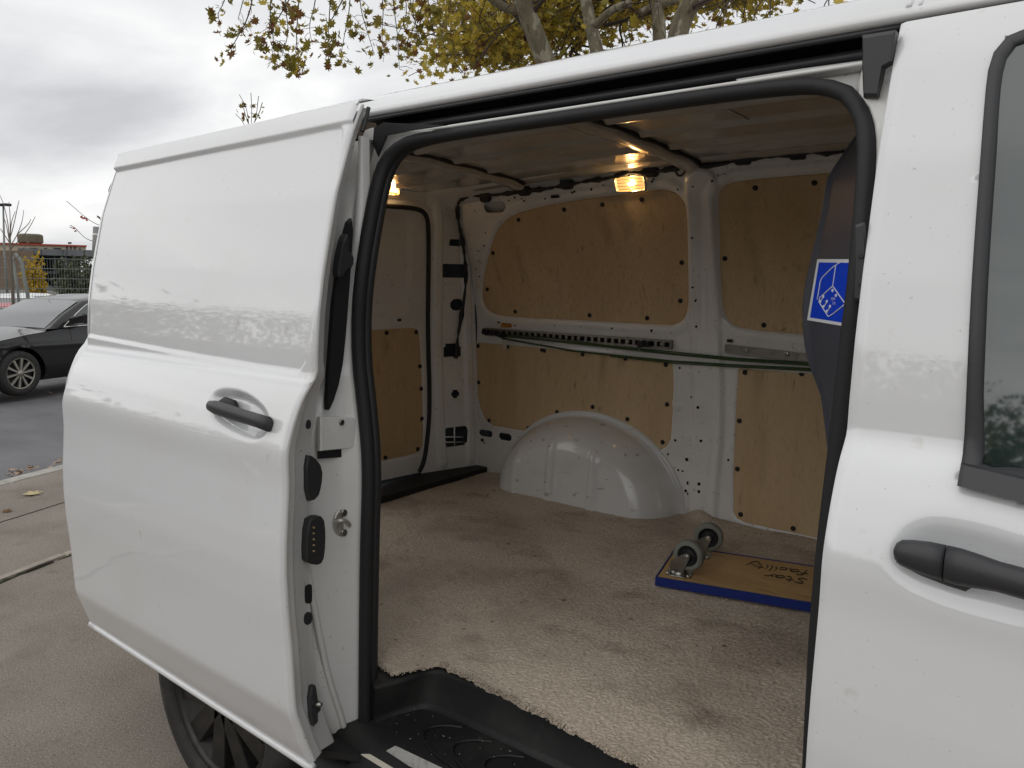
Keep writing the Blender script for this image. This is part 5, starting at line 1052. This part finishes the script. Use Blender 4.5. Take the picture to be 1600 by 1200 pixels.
def bush(name, c, w_, h, n, s0, s1, m, label, cat, trunk=True, group=None, cone=False):
    o = thing(name, tuple(c), label, cat, group); mb = MB(); c = np.array(c)
    blobs = [(np.array([random.gauss(0, .3), random.gauss(0, .3), random.uniform(.3, .85)]), random.uniform(.25, .5)) for _ in range(16)]
    pts = []
    while len(pts) < n:
        b, r = random.choice(blobs); d = np.array([random.gauss(0, 1) for _ in range(3)]); d /= np.linalg.norm(d); q = b+d*r*random.uniform(.6, 1)
        k = (1.15-q[2]) if cone else 1; q = np.array([q[0]*k, q[1]*k, q[2]])
        if q[2] < .02: continue
        pts.append(c+q*[w_, w_, h])
    leaves(mb, pts, s0, s1, lobed=False); mb.build('crown', [m, m, m], o, kind='stuff', smooth=False)
    if trunk: V, F = tube([c, c+[0, 0, h*.6]], [w_*.09, w_*.04], 7); obj('trunk', V, F, MT['twig'], o)
    return o
def gp(px, d, z): p = at(px, 470, d); p[2] = z; return p
bush('yellow_tree', gp(57, 34, -1.0), .70, 2.85, 1700, .14, .28, MT['golden'], 'small bright yellow tree in the car park behind the fence', 'tree', cone=False)
bush('evergreen_tree', gp(138, 42, -1.0), 1.0, 3.2, 1500, .14, .32, MT['ever'], 'tall dark green conifer behind the fence by the van door', 'tree', cone=False)
bush('evergreen_shrub', gp(108, 40, -1.0), 1.0, 2.75, 1200, .14, .30, MT['ever'], 'lower dark green shrub right of the yellow tree', 'shrub')
bush('evergreen_shrub', gp(22, 44, -1.0), 1.5, 1.2, 900, .14, .30, MT['ever'], 'low dark shrub left of the yellow tree behind the fence', 'shrub')
# bare young tree with its stake, lamp post
p = gp(16, 14.6, -.6); BT = thing('bare_sapling', tuple(p), 'bare young tree with thin upright branches before the fence', 'tree')
mb = MB(); P = [p, at(20, 460, 14.6), at(17, 400, 14.6), at(15, 372, 14.6)]; V, F = tube(P, [.034, .03, .024, .02], 7); obj('trunk', V, F, MT['sapling'], BT)
for q in ([(15, 372), (12, 345), (6, 320), (0, 305)], [(15, 375), (22, 350), (28, 320), (30, 313)], [(16, 372), (16, 340), (14, 315)], [(16, 385), (28, 365), (35, 345), (37, 328)], [(16, 390), (40, 365), (52, 345), (55, 338)], [(14, 378), (4, 362), (-6, 350)], [(16, 365), (18, 345), (24, 330)], [(16, 395), (35, 392), (45, 375)], [(15, 380), (10, 350), (4, 335)], [(17, 405), (5, 385), (-5, 375)], [(28, 365), (45, 350), (48, 342)], [(17, 410), (30, 400), (36, 388)]):
    P = chaikin([at(a, b_, 14.6) for a, b_ in q], 2, False); V, F = tube(P, np.linspace(.010, .004, len(P)), 5); mb.add(V, F)
mb.build('branches', MT['sapling'], BT)
P = [gp(30, 14.8, -.6), at(28, 455, 14.8), at(19, 400, 14.8)]; V, F = tube(P, .026, 8); obj('tree_stake', V, F, MT['fence'], label='pale leaning stake tied beside the bare young tree', cat='stake')
p = gp(12, 38, -1.0); LPST = thing('street_lamp', tuple(p), 'thin grey lamp post with twin heads left in the car park', 'street lamp')
V, F = tube([p, at(7, 400, 38), at(5, 320, 38)], [.07, .055, .04], 8); obj('pole', V, F, MT['fence'], LPST)
for s_ in (-1, 1):
    V, F = box(at(5+s_*5.5, 320, 38), (.32, .32, .12)); obj('lamp_head', V, F, MT['deck'], LPST, smooth=False)
# wild rose twigs by the hinge
TWG = thing('briar_shrub', tuple(gp(170, 7.5, -.25)), 'thin arching briar twigs with red berries past the door edge', 'shrub')
mb = MB(); lf = MB()
for q in ([(180, 420), (165, 356), (150, 350), (138, 343), (120, 328), (104, 314)], [(180, 420), (168, 375), (145, 378), (130, 370), (118, 356), (110, 352)], [(190, 420), (178, 330), (172, 320), (172, 300), (180, 290), (186, 282)], [(185, 420), (170, 345), (160, 342), (175, 338)], [(176, 340), (174, 315), (185, 305)], [(165, 360), (158, 345), (152, 337)], [(190, 420), (176, 310), (168, 300), (175, 285)], [(168, 380), (152, 372), (150, 366)]):
    P = chaikin([at(a, b_, 7.5) for a, b_ in q], 2, False); V, F = tube(P, .0035, 4); mb.add(V, F)
for a, b_ in ((127, 339), (131, 341), (134, 342), (110, 355), (115, 357), (118, 361), (152, 338), (155, 340), (136, 344)): leaves(lf, [at(a, b_, 7.5), at(a+1, b_+1, 7.5)], .03, .05, lobed=False)
mb.build('stems', MT['twig'], TWG); lf.build('berries', [MT['redleaf'], MT['redleaf'], MT['leafC']], TWG, kind='stuff', smooth=False)
TW2 = thing('tall_sapling', tuple(np.array(at(390, 300, 12))*[1, 1, 0]), 'tip of a leafless sapling showing above the sliding door', 'tree')
mb = MB(); lf = MB(); base = np.array(TW2.location); V, F = tube([base, at(390, 215, 12)], [.05, .02], 6); obj('trunk', V, F, MT['sapling'], TW2)
for q in ([(390, 215), (388, 185), (384, 165), (374, 148)], [(390, 215), (394, 180), (392, 145)], [(390, 215), (400, 185), (404, 150)], [(390, 215), (380, 190), (368, 178)], [(392, 200), (404, 180), (410, 160)], [(390, 200), (382, 175), (378, 158)]):
    P = chaikin([at(a, b_, 12) for a, b_ in q], 2, False); V, F = tube(P, .006, 4); mb.add(V, F)
for _ in range(26): leaves(lf, [at(random.uniform(368, 412), random.uniform(162, 188), 12)], .05, .09, (3, 1, 4))
mb.build('branches', MT['twig'], TW2); lf.build('leaves', [MT['leafA'], MT['leafB'], MT['leafC']], TW2, kind='stuff', smooth=False)
# building over the car park
DB = 85.0; bo = at(70, 420, DB); br = np.array([RT[0], RT[1], 0]); br /= np.linalg.norm(br)
rr_ = ray(70, 420); bn = np.array([rr_[0], rr_[1], 0]); bn /= np.linalg.norm(bn); br = np.array([bn[1], -bn[0], 0]) 
def bp(px, py, back=0.0):
    r = ray(px, py); t = ((bo-CAM)@bn)/(r@bn); return CAM+r*t+bn*back
BD = thing('parking_building', tuple(bo*[1, 1, 0]+[0, 0, -.95]), 'beige and grey concrete parking building with a rooftop tank', 'building')
def bbox(name, x0, y0, x1, y1, m, back=0.0, dep=14.0, parent=BD):
    A = [bp(x0, y1, back), bp(x1, y1, back), bp(x1, y0, back), bp(x0, y0, back)]; z1 = (A[0][2]+A[1][2])/2; z2 = (A[2][2]+A[3][2])/2
    for q in A[:2]: q[2] = z1
    for q in A[2:]: q[2] = z2
    V, F = slab(A, bn*dep, .01); return obj(name, V, F, m, parent, smooth=False)
UB = bbox('upper_storey', -160, 380, 136, 391, MT['beige'], 3.0); bbox('coping', -162, 377.5, 137, 380, MT['redtrim'], 2.7)
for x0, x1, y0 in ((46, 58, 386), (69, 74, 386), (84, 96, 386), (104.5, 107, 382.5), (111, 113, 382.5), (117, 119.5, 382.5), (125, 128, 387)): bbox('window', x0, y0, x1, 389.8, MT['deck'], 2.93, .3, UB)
bbox('rooftop_vent', 108.5, 375.5, 114, 378, MT['concrete'], 5, 2)
BM = bbox('deck_beam', 28, 389.5, 160, 399.5, MT['concrete'], 0)
for px in (52, 64.5, 98, 104, 131): bbox('beam_joint', px, 390, px+.4, 399, MT['deck'], -.05, .1, BM)
bbox('brown_wall', -160, 390, 52, 452, MT['brownwall'], -1, 6)
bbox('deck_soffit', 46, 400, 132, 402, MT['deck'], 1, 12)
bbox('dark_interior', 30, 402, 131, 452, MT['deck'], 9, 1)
for px, w_ in ((65, 2), (101, 3), (119, 1.2), (85, 1.2)): bbox('column', px, 399.6, px+w_, 455, MT['concrete'], .5, 1.2)
bbox('lower_deck', 30, 424, 150, 428, MT['concrete'], 1.5, 8)
for px in (97.5, 106.5): bbox('light_panel', px, 404.5, px+2.2, 413, MT['white'], 4, .3)
bbox('low_wall', 70, 446, 160, 453, MT['concrete'], -4, .4)
tc_ = bp(46, 370, 6); hz = abs(bp(46, 361.5, 6)[2]-bp(46, 378, 6)[2]); rt_ = np.linalg.norm(bp(68, 370, 6)-bp(24, 370, 6))/2
TK = MB()
prof = [(rt_*.80, -.5), (rt_*.97, -.38), (rt_, -.3), (rt_, .30), (rt_*.97, .40), (rt_*.82, .5), (.01, .5)]
V, F = lathe([(r, h*hz) for r, h in prof], tc_, (0, 0, 1), 12); tk = obj('rooftop_tank', V, F, MT['tank'], BD, smooth=False)
A = [bp(40, 374, 6-rt_-.1), bp(45, 374, 6-rt_-.1), bp(45, 377.5, 6-rt_-.1), bp(40, 377.5, 6-rt_-.1)]; V, F = slab(A, -bn*.1, .01); obj('hatch', V, F, MT['brownwall'], tk, smooth=False)
# trees and roofs behind the photographer, mirrored in the van's paint and glass
mb = MB(); pts = []
for k in range(120):
    a = random.uniform(math.radians(183), math.radians(355)); d = random.uniform(14, 20); top = 1.0 if a < math.radians(285) else .55; c0 = np.array([1.3+d*math.cos(a), -1.1+d*math.sin(a), random.uniform(.4, 2.9)*random.uniform(.6, 1)*top])
    for _ in range(520): v_ = np.array([random.gauss(0, 1) for _ in range(3)]); v_ /= np.linalg.norm(v_); pts.append(c0+v_*random.uniform(.3, 1.6)*[1.7, 1.7, 1.0])
leaves(mb, [p for p in pts if p[2] > 0], .09, .24, (6, 1, 2), lobed=False); mb.build('tree_belt', [MT['ever'], MT['leafA'], MT['leafC']], kind='stuff', smooth=False)
bpy.context.view_layer.update()
